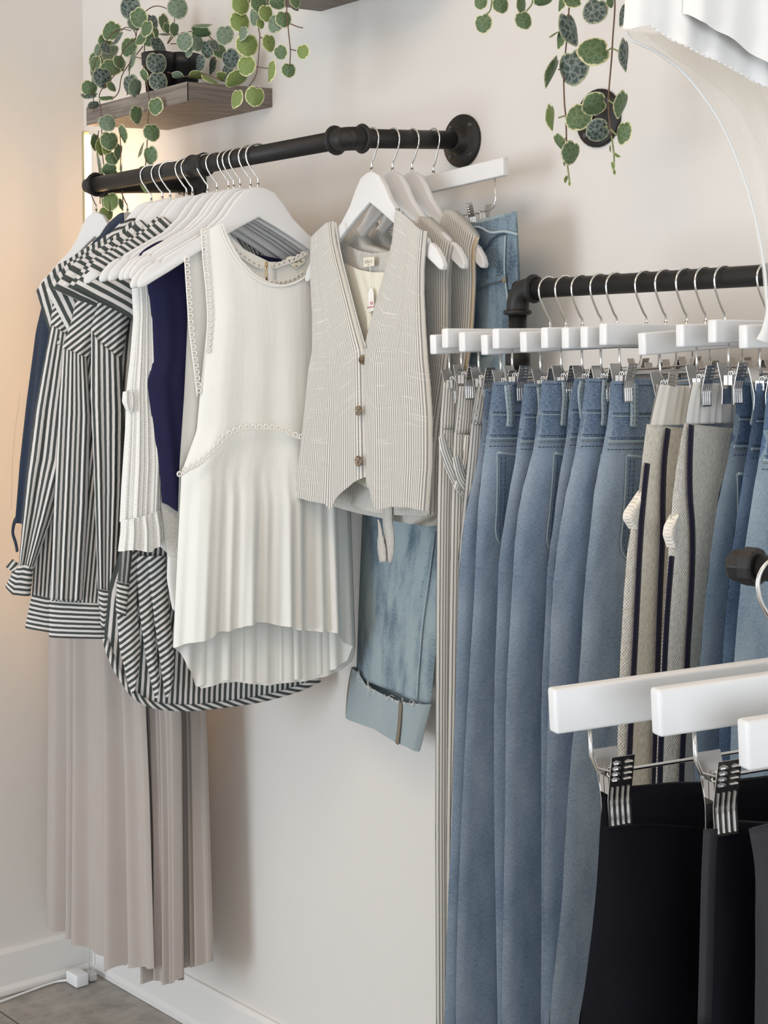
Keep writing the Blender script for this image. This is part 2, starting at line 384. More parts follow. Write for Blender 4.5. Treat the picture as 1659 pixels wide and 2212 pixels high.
def shell(name, pl, T, B, L, Rr, mat, parent, th=.014, nx=60, ny=90, fold=None, groove=0., gt=.3, p=4, uvoff=(0, 0), tm='u', back=.6, close=True, sm=2, uvmode='flow', surf=None):
    """closed tube of cloth: a front and a back sheet meeting at the sides"""
    G, S, Q = grid(T, B, L, Rr, nx, ny, tm, sm)
    pr = np.sqrt(np.maximum(0, 1-np.abs(2*S-1)**p))
    if groove: pr = pr*(1-groove*np.clip((Q-gt)*8, 0, 1)*np.exp(-((S-.5)/.05)**2))
    n1 = th*pr; n2 = -th*back*pr
    if surf is not None: k = surf(G[..., 0], G[..., 1]); n1 = k+th*np.minimum(1, pr*3); n2 = -k*back-th*np.minimum(1, pr*3)
    if fold is not None:
        e = np.clip(np.minimum(S, 1-S)*9, 0, 1); f = fold(S, Q)*e; n1 = n1+f; n2 = n2+f*.4
    n2 = np.minimum(n2, n1-.0012*e if fold is not None else n2)
    W = np.mean(np.abs(G[:, -1, 0]-G[:, 0, 0])); H = np.mean(np.abs(G[0, :, 1]-G[-1, :, 1]))
    V = np.concatenate([pl.w(G[..., 0], G[..., 1], n1).reshape(-1, 3), pl.w(G[..., 0], G[..., 1], n2).reshape(-1, 3)])
    uv = np.stack([S*W+uvoff[0], (1-Q)*H+uvoff[1]], -1).reshape(-1, 2) if uvmode == 'flow' else G.reshape(-1, 2)
    N = (nx+1)*(ny+1)
    F = faces_grid(nx, ny) + [tuple(i+N for i in f) for f in faces_grid(nx, ny, True)]
    if close:
        for i in range(nx): F.append((i, i+1, N+i+1, N+i)); a = ny*(nx+1)+i; F.append((a+1, a, N+a, N+a+1))
    return mesh(name, V, F, mat, parent, np.concatenate([uv, uv+np.array([.37, 0])]))
def ribbon(name, pl, pts, wd, mat, parent, n=.01, th=.0012, smooth=6, uvv=False):
    """flat band of cloth following a path in the plane; n = distance in front of the plane (number or list)"""
    ns = [n]*len(pts) if np.isscalar(n) else n; ws = [wd]*len(pts) if np.isscalar(wd) else wd
    Q = smooth_path([(a[0], a[1], k) for a, k in zip(pts, ns)], smooth); W = [q[0] for q in smooth_path([(k, 0, 0) for k in ws], smooth)]
    V = []; uv = []; acc = 0
    for i, q in enumerate(Q):
        t = Q[min(i+1, len(Q)-1)]-Q[max(i-1, 0)]; a = np.array([-t[1], t[0]]); a /= max(np.linalg.norm(a), 1e-9)
        if i: acc += np.linalg.norm(Q[i]-Q[i-1])
        for sgn, dn in ((-1, 0), (-1, th), (1, th), (1, 0)):
            V.append(pl.w(q[0]+sgn*a[0]*W[i]/2, q[1]+sgn*a[1]*W[i]/2, q[2]+dn)); uv.append((sgn*W[i]/2+.5, acc))
    F = []
    for i in range(len(Q)-1):
        for j in range(4): F.append((i*4+j, i*4+(j+1) % 4, (i+1)*4+(j+1) % 4, (i+1)*4+j))
    F.append((3, 2, 1, 0)); k = (len(Q)-1)*4; F.append((k, k+1, k+2, k+3))
    return mesh(name, V, F, mat, parent, uv)
def lace(name, pl, pts, parent, n=.012, step=.0095, r=.0042, th=.0012, mat=None):
    """scalloped crochet trim: a row of little rings along a path"""
    Q = smooth_path([(a[0], a[1], n if np.isscalar(n) else n[i]) for i, a in enumerate(pts)], 8); mb = MB(); acc = 0; last = Q[0]; nxt = 0
    for q in Q[1:]:
        seg = np.linalg.norm(q-last); 
        while acc+seg >= nxt:
            c = last+(q-last)*(nxt-acc)/max(seg, 1e-9)
            mb.tube([pl.w(c[0]+r*math.cos(a), c[1]+r*math.sin(a), c[2]) for a in np.linspace(0, 2*math.pi, 9)], .0016, 5, False)
            v, f = ico(pl.w(c[0], c[1], c[2]), .0013); mb.add(v, f)
            nxt += step
        acc += seg; last = q
    for dn in (-1, ):
        pp = []
        for i, q in enumerate(Q):
            t = Q[min(i+1, len(Q)-1)]-Q[max(i-1, 0)]; a = np.array([-t[1], t[0]]); a /= max(np.linalg.norm(a), 1e-9)
            pp.append(pl.w(q[0]+a[0]*r*dn, q[1]+a[1]*r*dn, q[2]))
        mb.tube(pp, .0014, 5)
    return mb.build(name, mat or M['lace'], parent)
def ico(c, r):
    v = [np.array(c)+r*np.array(k, float) for k in ((1, 0, 0), (-1, 0, 0), (0, 1, 0), (0, -1, 0), (0, 0, 1), (0, 0, -1))]
    return v, [(0, 2, 4), (2, 1, 4), (1, 3, 4), (3, 0, 4), (2, 0, 5), (1, 2, 5), (3, 1, 5), (0, 3, 5)]
def stitches(name, pl, pts, parent, n, mat, r=.0007, dash=.0035, gap=.0022):
    Q = smooth_path([(a[0], a[1], n if np.isscalar(n) else n[i]) for i, a in enumerate(pts)], 8); mb = MB(); L = [0]
    for i in range(1, len(Q)): L.append(L[-1]+np.linalg.norm(Q[i]-Q[i-1]))
    A = np.array(Q); x = 0
    at = lambda d: [np.interp(d, L, A[:, k]) for k in range(3)]
    while x+dash < L[-1]:
        a, b_ = at(x), at(x+dash); mb.tube([pl.w(*a), pl.w(*b_)], r, 4); x += dash+gap
    return mb.build(name, mat, parent)
def word(name, body, pl, u, v, n, size, mat, parent, rot=0, extr=.0002):
    cu = bpy.data.curves.new(name, 'FONT'); cu.body = body; cu.size = size; cu.align_x = 'CENTER'; cu.align_y = 'CENTER'; cu.extrude = extr
    o = bpy.data.objects.new(name, cu); C.objects.link(o); bpy.context.view_layer.update()
    me = bpy.data.meshes.new_from_object(o.evaluated_get(bpy.context.evaluated_depsgraph_get())); bpy.data.objects.remove(o)
    me.name = name; me.materials.clear(); me.materials.append(mat)
    c = pl.w(u, v, n); ca, sa = math.cos(rot), math.sin(rot); X = pl.U*ca+pl.Z*sa; Y = -pl.U*sa+pl.Z*ca; Z = pl.N; Mx = Matrix.Identity(4)
    for i in range(3): Mx[i][0], Mx[i][1], Mx[i][2], Mx[i][3] = X[i], Y[i], Z[i], c[i]
    me.transform(Mx); o = bpy.data.objects.new(name, me); C.objects.link(o)
    if parent is not None: attach(o, parent)
    return o

# ================================================================== the room
def struct(o, **k): o['kind'] = 'structure'; return o
FZ = -.024
def slab(name, lo, hi, mat, parent=None, bevel=0):
    c = [(a+b)/2 for a, b in zip(lo, hi)]; d = [b-a for a, b in zip(lo, hi)]
    return MB().box(c, d).build(name, mat, parent, smooth=False, bevel=bevel)
struct(slab('floor', (-.1, -4.9, FZ-.06), (6.0, .1, FZ), M['floor']))
struct(slab('wall_back', (-.1, 0, FZ), (6.0, .12, 2.9), M['wall']))
struct(slab('wall_left', (-.12, -4.9, FZ), (0, 0, 2.9), M['wall']))
def baseboard(name, p0, p1, nx, ny):
    prof = [(0, 0), (.018, 0), (.018, .012), (.012, .022), (.012, .098), (.007, .108), (0, .108)]
    V = []
    for p in (p0, p1): V += [(p[0]+nx*a, p[1]+ny*a, FZ+.001+z) for a, z in prof]
    k = len(prof); F = [(i, (i+1) % k, k+(i+1) % k, k+i) for i in range(k)] + [tuple(range(k)), tuple(range(k, 2*k))[::-1]]
    return struct(mesh(name, V, F, M['trim'], smooth=False))
struct(slab('ceiling', (-.1, -4.9, 2.9), (6.0, .1, 2.96), NT('ceiling_paint', .8, col=(.80, .74, .66))[0]))
baseboard('baseboard_back', (0, -.0), (5.9, -.0), 0, -1)
baseboard('baseboard_left', (.0, -4.8), (.0, 0), 1, 0)
# floor joints
fl = bpy.data.objects['floor']
for i, (a, b_) in enumerate([((.62, -.0), (.05, -1.2)), ((0, -.55), (1.6, -.28))]): pass
mb = MB()
for xx in (.47, 1.08, 1.69): mb.box((xx, -1.5, FZ+.0004), (.003, 3.0, .0008))
for yy in (-.30, -.91, -1.52): mb.box((1.4, yy, FZ+.0004), (2.8, .003, .0008))
g = mb.build('tile_joint', NT('joint', .9, col=(.10, .09, .08))[0], fl, smooth=False)

# ================================================================== pipes
def lathe(prof, axis_pt, ax, k=28):
    """prof: (radius, distance along axis)"""
    ax = np.array(ax, float); ax /= np.linalg.norm(ax); a = np.array([0, 0, 1.]) if abs(ax[2]) < .9 else np.array([1., 0, 0])
    A = np.cross(ax, a); A /= np.linalg.norm(A); B = np.cross(ax, A); V = []; F = []
    for r, d in prof:
        for j in range(k): q = 2*math.pi*j/k; V.append(np.array(axis_pt)+ax*d+r*(A*math.cos(q)+B*math.sin(q)))
    for i in range(len(prof)-1):
        for j in range(k): F.append((i*k+j, i*k+(j+1) % k, (i+1)*k+(j+1) % k, (i+1)*k+j))
    return V, F
def flange(pt, parent, ax=(0, -1, 0), rad=.0465, pr=.0165, open_=False):
    prof = [(.001, .0005), (rad, .0005), (rad, .005), (rad-.002, .0065), (pr+.012, .0085), (pr+.007, .012), (pr+.005, .026), (pr+.001, .028), (pr-.003, .028)]
    if open_: prof = prof[:-1] + [(pr-.002, .028), (pr-.003, .004)]
    v, f = lathe(prof, pt, ax); o = mesh('wall_flange', v, f, M['iron'], parent)
    ax = np.array(ax, float); A = np.array([1., 0, 0]) if abs(ax[0]) < .9 else np.array([0, 1., 0]); B = np.cross(ax, A); mb = MB()
    for q in (45, 135, 225, 315):
        c = np.array(pt)+ax*.0062+(A*math.cos(R(q))+B*math.sin(R(q)))*(rad*.76)
        v, f = lathe([(.0048, 0), (.0048, .0022), (.0036, .0028), (.0010, .0018), (.0001, .0018)], c, ax, 12); mb.add(v, f)
    mb.build('flange_screw', NT('dark_screw', .35, .8, (.10, .10, .10))[0], o); return o
def bead(p, d, r, parent=None, mb=None):
    v, f = lathe([(r, 0), (r*1.22, .001), (r*1.30, .004), (r*1.22, .007), (r, .008)], p, d, 24); mb.add(v, f)
def vec(*a): return np.array(a, float)
def elbow(c, d1, d2, r, mb, L=.030):
    """90 degree elbow: arrives along -d1 and leaves along d2"""
    d1, d2 = vec(*d1), vec(*d2)
    p = [c+d1*L, c+d1*L*.75] + [c + d1*L*.75*(1-t)**2 + d2*L*.75*t**2 for t in np.linspace(.1, .9, 8)] + [c+d2*L*.75, c+d2*L]
    mb.tube(p, r*1.22, 22)
    bead(c+d1*L*.8, d1, r*1.2, mb=mb); bead(c+d2*L*.8, d2, r*1.2, mb=mb)

RX0, RX1, RY = .480, 1.335, -.262
r = .0160
t = thing('wall_rail', 'black iron pipe rail holding the tops and vests, fixed by two arms', 'clothes rail', (RX0, 0, 1.84))
for k, x in enumerate((RX0, RX1)):
    flange((x, 0, 1.853), t)
    MB().tube([(x, -.02, 1.853), (x, RY, 1.834)], r, 22).build('arm', M['iron'], t)
MB().tube([(RX0, RY, 1.834), (RX1, RY, 1.834)], r, 22).build('rail', M['iron'], t)
for x, s_ in ((RX0, 1), (RX1, -1)):
    mb = MB(); elbow(vec(x, RY, 1.834), (0, 1, .07), (s_, 0, 0), r, mb, .034); mb.build('elbow_joint', M['iron'], t)
mb = MB(); cx = .868
v, f = lathe([(r, 0), (r*1.32, .001), (r*1.4, .006), (r*1.22, .010), (r*1.2, .040), (r*1.4, .044), (r*1.32, .049), (r, .05)], (cx, RY, 1.834), (1, 0, 0), 24); mb.add(v, f)
for k in range(9): mb.box((cx+.012+k*.003, RY, 1.834+r*1.21), (.0012, .008, .0016))
mb.build('coupling', M['iron'], t)
o = MB().box((RX0-.012, -.034, 1.828), (.030, .0008, .040), Matrix.Rotation(R(6), 3, 'Y')).build('sticker', M['paper'], t, smooth=False)
mb = MB(); rg = random.Random(5)
for k in range(9): mb.box((RX0-.012+rg.uniform(-.011, .011), -.0347, 1.828+rg.uniform(-.016, .016)), (rg.uniform(.002, .006), .0006, rg.uniform(.0015, .005)))
mb.build('print', M['ink'], o, smooth=False)

tag(flange((1.656, 0, 1.853), None, open_=True), 'round black wall flange without its pipe, behind the long trailing vines', 'pipe flange').name = 'pipe_flange'

# right rail with its leg
QY, QZ, qr = -.28, 1.566, .0136
t = thing('lower_rail', 'black iron pipe rail carrying the jeans and pants on its elbow post', 'clothes rail', (1.75, QY, FZ))
MB().tube([(1.75, QY, QZ), (2.75, QY, QZ)], qr, 22).build('rail', M['iron'], t)
for x, s_ in ((1.75, 1), (2.75, -1)):
    MB().tube([(x, QY, QZ), (x, QY, FZ+.01)], qr, 20).build('post', M['iron'], t)
    mb = MB(); elbow(vec(x, QY, QZ), (s_, 0, 0), (0, 0, -1), qr, mb, .036); mb.build('elbow_joint', M['iron'], t)
    flange((x, QY, FZ), t, (0, 0, 1), .045, qr)
mb = MB(); v, f = lathe([(qr, 0), (qr*1.35, .002), (qr*1.35, .02), (qr, .022)], (1.75, QY, 1.475), (0, 0, -1), 20); mb.add(v, f)
mb.build('collar', M['iron'], t)

# foreground rail
FU = 69.8
fd = RT*vec(1, 1, 0)*.707-FW*vec(1, 1, 0)*.707; fd /= np.linalg.norm(fd); fc = CAM+ray(1584, 1220)*1.175
t = thing('front_rail', 'black pipe rail end with a hexagonal cap, nearest the camera', 'clothes rail', (fc[0], fc[1], FZ))
fe = fc+fd*.75
MB().tube([fc, fe], .0098, 22).build('rail', M['iron'], t)
v, f = lathe([(.0001, -.002), (.0095, -.002), (.0125, .002), (.0125, .020), (.0118, .0215)], fc, fd, 8); mb = MB().add(v, f)
v, f = lathe([(.0146, .0115), (.0146, .021), (.0135, .0225), (.009, .0225)], fc, fd, 12); mb.add(v, f); mb.build('end_cap', M['iron'], t, smooth=False, bevel=.0008)
MB().tube([fe-fd*.03, fe-fd*.03+vec(0, 0, FZ+.005-fe[2])], .0092, 18).build('post', M['iron'], t)
flange(tuple(fe-fd*.03+vec(0, 0, FZ-fe[2])), t, (0, 0, 1), .05, .0092)

# ================================================================== hangers
def poly_prism(pts, th):
    n = len(pts); V = [(x, -th/2, z) for x, z in pts]+[(x, th/2, z) for x, z in pts]
    F = [tuple(range(n))[::-1], tuple(range(n, 2*n))]+[(i, (i+1) % n, n+(i+1) % n, n+i) for i in range(n)]
    return V, F
SH = 1.06
half_top = [(0, 0), (.010, -.0008), (.0255, -.0074), (.040, -.024), (.056, -.047), (.081, -.071), (.117, -.092), (.150, -.1115), (.156, -.1195), (.161, -.1175), (.176, -.127), (.189, -.142), (.194, -.153), (.1915, -.160)]
half_bot = [(.183, -.1585), (.170, -.150), (.142, -.133), (.073, -.088), (.029, -.0625), (0, -.047)]
right = half_top[1:]+half_bot[:-1]
outline = [(0, 0)]+right+[(0, -.047)]+[(-x, z) for x, z in right[::-1]]
outline = [(x*SH, z*SH) for x, z in outline]
HTOP = -.053                                    # top of the wood below the rail centre
def make_hook(rr, top, parent, wire=.0016, loop=None):
    q = loop or rr+wire+.0006; zs = rr+wire+.0002-q; P = [(0, 0, top-.004), (0, 0, top+.013)]
    P += [(-.30*q, 0, top+.020), (-.95*q, 0, zs-.75*q)]
    for a in (190, 170, 150, 130, 110, 90, 70, 50, 30, 12): P.append((1.12*q*math.cos(R(a)), 0, zs+q*math.sin(R(a))))
    mb = MB().tube(smooth_path(P, 3), wire, 8)
    v, f = lathe([(.0001, .007), (.0026, .007), (.0026, 0), (.0026, -.004)], (0, 0, top), (0, 0, 1), 10); mb.add(v, f)
    return mb.build('hook', M['chrome'], parent)
def make_shirt_hanger():
    t = empty('shirt_hanger', (0, 0, 0))
    v, f = poly_prism([(x, z+HTOP) for x, z in outline], .0115); mesh('hanger_body', v, f, M['white_lacquer'], t, smooth=True, bevel=.0032)
    v, f = lathe([(.0045, -.157*SH), (.0045, .157*SH)], (0, 0, HTOP-.1335*SH), (1, 0, 0), 10)
    make_hook(.0160, HTOP, t); return t
def copy_tree(o, parent=None):
    c = o.copy(); C.objects.link(c)
    if parent is not None: c.parent = parent
    for ch in o.children: copy_tree(ch, c)
    return c
proto = make_shirt_hanger(); used = [False]
def shirt_hanger(x, y, z, deg, label, group, s=1, tilt=0, sz=None):
    o = proto if not used[0] else copy_tree(proto); used[0] = True
    o.location = (x, y, z); o.rotation_euler = (0, tilt, R(deg)); o.scale = (s, 1, sz or s); tag(o, label, 'hanger', group); return o

# clip: two sprung steel leaves; local x along the bar, y across
def clip_leaf(sgn, parent, sc=1., jaw=.0016):
    """flared plate: top tips apart, jaws together at the bottom"""
    mb = MB(); H, Wd = .052*sc, .0180*sc
    def P(x, z): y = sgn*(jaw+(.0085*sc*max(0, (z+.020*sc)/(.034*sc))**1.1 if z > -.020*sc else .0010*(-z-.02*sc)/.02/sc)); return (x, y, z)
    zs = np.linspace(-.038*sc, .014*sc, 9); V = []; F = []
    for z in zs:
        for x in (-Wd/2, Wd/2):
            a = P(x, z); V.append((a[0], a[1], a[2])); V.append((a[0], a[1]+sgn*.0011, a[2]))
    for i in range(len(zs)-1):
        b = i*4
        F += [(b, b+2, b+6, b+4), (b+1, b+5, b+7, b+3), (b, b+4, b+5, b+1), (b+2, b+3, b+7, b+6)]
    F += [(0, 1, 3, 2), (len(V)-4, len(V)-2, len(V)-1, len(V)-3)]
    mb.add(V, F)
    for k in range(4):                            # long ribs on the lower half
        x = (k-1.5)*Wd*.235
        mb.tube([(x, P(x, z)[1]+sgn*.0014, z) for z in np.linspace(-.036*sc, -.009*sc, 5)], .0009*sc, 6)
    for k in (-1, 1):                            # short cross ribs on the grip
        for j in range(4):
            z = -.003*sc+j*.0042*sc
            mb.tube([(k*Wd*.10, P(0, z)[1]+sgn*.0012, z-.0004), (k*Wd*.24, P(0, z)[1]+sgn*.0022, z), (k*Wd*.40, P(0, z)[1]+sgn*.0012, z-.0004)], .0010*sc, 5)
    for k in (-1, 1):                            # side cheeks toward the spring
        mb.box((k*Wd*.46, sgn*.0035*sc, -.008*sc), (.001, .006*sc, .012*sc))
    return mb.build('clip_leaf', M['clip_steel'], parent, smooth=False)
def make_clip_hanger(half, bh, rr, top, drop=.052, cx=None, sc=1., wire=.0014, name='trouser_hanger', jaw=.0016, loop=None, wx=.030):
    """z=0 at rail centre; bar top at z=top"""
    t = empty(name, (0, 0, 0))
    MB().box((0, 0, top-bh/2), (2*half, .0125, bh)).build('hanger_bar', M['white_lacquer'], t, bevel=.0022)
    make_hook(rr, top, t, wire*1.15, loop)
    zb = top-bh-drop; e = half-wx
    P = [(-e, 0, top-bh+.002), (-e, 0, zb+.014), (-e+.004, 0, zb+.004), (-e+.014, 0, zb), (e-.014, 0, zb), (e-.004, 0, zb+.004), (e, 0, zb+.014), (e, 0, top-bh+.002)]
    MB().tube(P, wire, 8).build('wire_frame', M['chrome'], t)
    for x in (cx or (-e+.038, e-.038)):
        mb = MB(); 
        mb.tube([(x+k*.0007*sc, .0036*sc*math.cos(k*1.1), zb+.0036*sc*math.sin(k*1.1)) for k in range(-8, 9)], .0008*sc, 5)
        c = mb.build('clip_spring', M['chrome'], t)
        for s_ in (-1, 1):
            l = clip_leaf(s_, c, sc, jaw)
            l.data.transform(Matrix.Translation((x, 0, zb)))
    return t, zb

# ================================================================== hangers on the upper rail
HU = 'white hangers on the upper rail'
far_labels = ['leftmost white wooden hanger of the upper rail, over the taupe dresses', 'white wooden hanger just right of the leftmost one, half behind it']
shirt_hanger(RX0, -.245, 1.8335, 8, far_labels[0], HU); shirt_hanger(RX0, -.170, 1.8385, 8, far_labels[1], HU)
stems = [326, 350, 367, 402, 415, 448, 468, 493, 504, 518, 541, 557]
HX = [float(hit(x, 400-(x-185)*.18, (0, RY, 0), (0, 1, 0))[0]) for x in stems]
YS = [56, 57, 58, 64, 65]; YB = 72
who = ['in the first striped shirt from the left wall', 'in the second striped shirt from the left', 'in the third striped shirt, beside the waffle top',
       'in the rear curved-hem striped tunic', 'in the nearer curved-hem striped tunic', 'in the white waffle top', 'in the navy sleeveless top',
       'sixth from the front of the close-packed row', 'fifth from the front of the close-packed row', 'fourth from the front of the close-packed row',
       'second from the front, in the rear white tank top', 'foremost of the close-packed row, in the lace-trimmed tank top']
for i, (x, l) in enumerate(zip(HX, who)):
    shirt_hanger(x, RY, 1.834, YS[i] if i < 5 else YB, 'white wooden shirt hanger '+l, HU, 1.0 if i < 10 else 1.08)
vy = [-.210, -.164, -.120]
for y, l in zip(vy, ('front vest, foremost of three on the short arm', 'second vest on the short arm', 'third vest, nearest the wall flange')):
    shirt_hanger(RX1, y, 1.834+.019*(y-RY)/.262, 176, 'white wooden shirt hanger in the '+l, 'white hangers carrying the vests', .97, 0, 1.035)

# ------------------------------------------------ taupe dresses, hung parallel to the wall
def dress(name, label, y, top, Lp, Rp, Bp, seed, straps):
    pl = Plane(RX0, y, 0); t = thing(name, label, 'dress', (RX0, y, 1.3), 'taupe dresses under the striped shirts')
    L_, R_, B_, T_ = pl.P(Lp), pl.P(Rp), pl.P(Bp), pl.P(top)
    fo = folds(seed, [3.5, 6.5, 9.5], .040, .9, .03)
    body = shell('skirt', pl, T_, B_, L_, R_, M['taupe'], t, .018, 90, 100, fo, close=False, back=.7, p=6)
    for a, b_ in straps:
        ribbon('strap', pl, [pl.uv(*a), pl.uv(*b_)], .014, M['taupe'], t, .008)
    return t
dress('taupe_dress', 'long taupe jersey dress, the rearmost, its hem nearest the left corner', -.215,
      [(118, 640), (150, 600), (190, 630), (250, 640), (280, 640)], [(118, 640), (112, 900), (108, 1300), (105, 1700), (102, 1998)], [(280, 640), (300, 1200), (322, 1700), (333, 2092)],
      [(102, 1998), (111, 2004), (120, 1996), (136, 1998), (142, 2008), (160, 2012), (168, 2022), (200, 2033), (212, 2050), (230, 2064), (248, 2066), (255, 2084), (268, 2087), (278, 2080), (300, 2085), (333, 2092)], 3, [((122, 596), (118, 660)), ((240, 560), (240, 660))])
dress('taupe_dress', 'long taupe jersey dress in the middle, falling lowest to the floor', -.170,
      [(180, 640), (240, 600), (300, 640), (340, 640)], [(180, 640), (230, 1000), (300, 1560), (322, 1800), (327, 2100)], [(340, 640), (370, 1200), (390, 1560), (392, 1900), (394, 2112)],
      [(327, 2100), (331, 2112), (345, 2115), (352, 2108), (366, 2108), (371, 2118), (385, 2121), (394, 2112)], 4, [])
dress('taupe_dress', 'long taupe jersey dress, the rightmost, against the back wall', -.110,
      [(300, 640), (340, 600), (390, 640)], [(300, 640), (330, 1200), (388, 1540), (392, 1800), (396, 2060)], [(390, 640), (415, 1200), (440, 1540), (448, 1800), (456, 2078)],
      [(396, 2060), (402, 2066), (412, 2064), (416, 2070), (424, 2081), (440, 2082), (456, 2078)], 6, [])

# ------------------------------------------------ dark denim shirt behind the stripes
pl = Plane(RX0, -.252, 0); t = thing('denim_shirt', 'dark indigo denim shirt hanging behind the striped shirts, at the far left', 'shirt', (RX0, -.205, 1.4))
shell('shirt_body', pl, pl.P([(122, 600), (140, 590), (225, 510), (262, 478), (330, 500), (420, 600)]), pl.P([(110, 1150), (420, 1150)]), pl.P([(122, 600), (120, 800), (110, 1150)]), pl.P([(420, 600), (420, 1150)]), M['ink_denim'], t, .012, 60, 80, folds(9, [4, 7], .003))
shell('sleeve', pl.off(.012), pl.off(.012).P([(116, 604), (130, 590), (150, 590)]), pl.off(.012).P([(45, 1128), (105, 1135)]), pl.off(.012).P([(116, 604), (86, 720), (66, 870), (52, 1000), (45, 1128)]), pl.off(.012).P([(150, 590), (160, 740), (140, 1000), (105, 1135)]), M['ink_denim'], t, .022, 40, 90, folds(2, [2, 3], .008))
q = pl.off(.02); ribbon('sleeve_tie', q, q.P([(46, 1112), (33, 1125), (28, 1150), (34, 1172), (38, 1192)]), .012, M['ink_denim'], t, 0)
ribbon('collar', q, q.P([(225, 520), (240, 498), (262, 478), (272, 474)]), .028, M['ink_denim'], t, .004)
stitches('stitching', pl, pl.P([(70, 760+90), (56, 960), (50, 1100)]), t, .030, M['seam_pale'], .0006)

# ------------------------------------------------ striped shirts
def arm_z(u, s=1.): 
    q = half_top[1:]; return 1.834+HTOP+s*SH*float(np.interp(abs(u)/SH/s, [a for a, b in q], [b for a, b in q]))
def shoulders(L_, R_, neck=.058, ext=.018, dz=.008):
    e = .194*SH+ext; us = np.linspace(-e, -neck, 9); T = [(float(u), arm_z(u)+dz-(.012 if abs(u) > e-.004 else 0)) for u in us]
    T += [(-neck*.5, T[-1][1]-.022), (0, T[-1][1]-.028), (neck*.5, T[-1][1]-.022)]+[(-a, b) for a, b in T[::-1]]
    zl = T[0][1]; fix = lambda E, p: [p]+[q for q in E if q[1] < p[1]-.03]
    return fix(L_, T[0]), fix(R_, T[-1]), T
def striped_shirt(i, label, body, hem, cap, sleeve, cuff, seed, dn=0.):
    """all outlines are (left, right) edges in the shirt's own upright plane"""
    x = HX[i]; pl = Plane(x, RY, YS[i]); t = thing('striped_shirt', label, 'shirt', (x, RY, 1.4), 'grey and white striped shirts')
    L_, R_, T_, B_ = [pl.P(k) for k in body]
    L_, R_, T_ = shoulders(L_, R_)
    shell('shirt_body', pl, T_, B_, L_, R_, M['stripe'], t, .0078, 90, 80, folds(seed, [3, 5, 9], .003, .8), uvoff=(.013*i, 0), p=12)
    if hem:
        L_, R_, T_, B_ = [pl.P(k) for k in hem]
        shell('hem_band', pl, T_, B_, L_, R_, M['stripe_h'], t, .014, 50, 16, None)
    q = pl.off(.010+dn)
    if cap:
        L_, R_, T_, B_ = [q.P(k) for k in cap]; sheet('sleeve_cap', q, T_, B_, L_, R_, M['stripe_d'], t, .012, 1, 30, 40, folds(seed+1, [1.5, 3], .003), uvmode='plane')
    if sleeve:
        L_, R_, T_, B_ = [q.P(k) for k in sleeve]; shell('sleeve', q, T_, B_, L_, R_, M['stripe'], t, .014, 44, 80, folds(seed+2, [2, 4], .007, .7), uvoff=(.021*i, 0))
    if cuff:
        L_, R_, T_, B_ = [q.P(k) for k in cuff]; shell('cuff', q.off(.002), T_, B_, L_, R_, M['stripe_h'], t, .016, 30, 16, None, close=False)
    return t, pl
t, pl = striped_shirt(0, 'grey and white striped shirt farthest left, its flared cuff sticking out',
  ([(128, 640), (112, 740), (96, 900), (80, 1100), (69, 1285)], [(420, 620), (420, 1275)], [(128, 640), (150, 580), (190, 560), (243, 548), (300, 505), (345, 540), (420, 620)], [(69, 1285), (120, 1292), (420, 1275)]),
  ([(69, 1283), (54, 1356)], [(420, 1270), (420, 1345)], [(69, 1283), (108, 1290), (420, 1270)], [(54, 1356), (108, 1364), (420, 1345)]),
  ([(116, 606), (113, 660), (106, 738)], [(188, 590), (200, 640), (188, 770)], [(116, 606), (130, 592), (150, 582), (188, 575)], [(106, 738), (145, 750), (188, 770)]),
  ([(110, 700), (98, 760), (76, 880), (58, 1020), (47, 1140), (40, 1228)], [(170, 742), (150, 1000), (112, 1120), (74, 1226)], [(110, 728), (140, 738), (170, 752)], [(40, 1228), (74, 1226)]),
  ([(40, 1222), (22, 1245), (12, 1266)], [(73, 1222), (70, 1256), (66, 1286)], [(40, 1224), (56, 1218), (73, 1222)], [(12, 1266), (30, 1282), (66, 1286)]), 11, .012)
q = pl.off(.03); ribbon('cuff_tab', q, q.P([(20, 1216), (32, 1226), (40, 1240)]), .02, M['stripe_h'], t, 0)
ribbon('collar', pl, pl.P([(247, 545), (252, 522), (275, 498), (292, 484), (298, 498)]), [.03, .036, .034, .02, .008], M['stripe_d2'], t, .016)
t, pl = striped_shirt(1, 'grey and white striped shirt second from the left, with a wide crosswise hem band',
  ([(185, 650), (170, 760), (140, 900), (118, 1100), (108, 1300)], [(430, 620), (430, 1300)], [(185, 650), (200, 590), (240, 565), (290, 530), (350, 545), (430, 620)], [(108, 1300), (215, 1302), (430, 1290)]),
  ([(106, 1297), (106, 1376)], [(420, 1290), (420, 1370)], [(106, 1297), (215, 1302), (420, 1290)], [(106, 1376), (235, 1378), (420, 1370)]),
  ([(170, 622), (155, 690), (134, 752)], [(235, 590), (240, 680), (190, 774)], [(170, 622), (190, 600), (215, 585), (235, 580)], [(134, 752), (160, 762), (190, 774)]),
  ([(136, 752), (126, 900), (116, 1100), (109, 1294)], [(188, 772), (196, 900), (190, 1100), (178, 1296)], [(136, 752), (160, 760), (188, 772)], [(109, 1294), (178, 1296)]), None, 21, .006)
ribbon('collar', pl, pl.P([(262, 540), (270, 528), (300, 518), (322, 512)]), [.02, .026, .022, .012], M['stripe_d2'], t, .014)
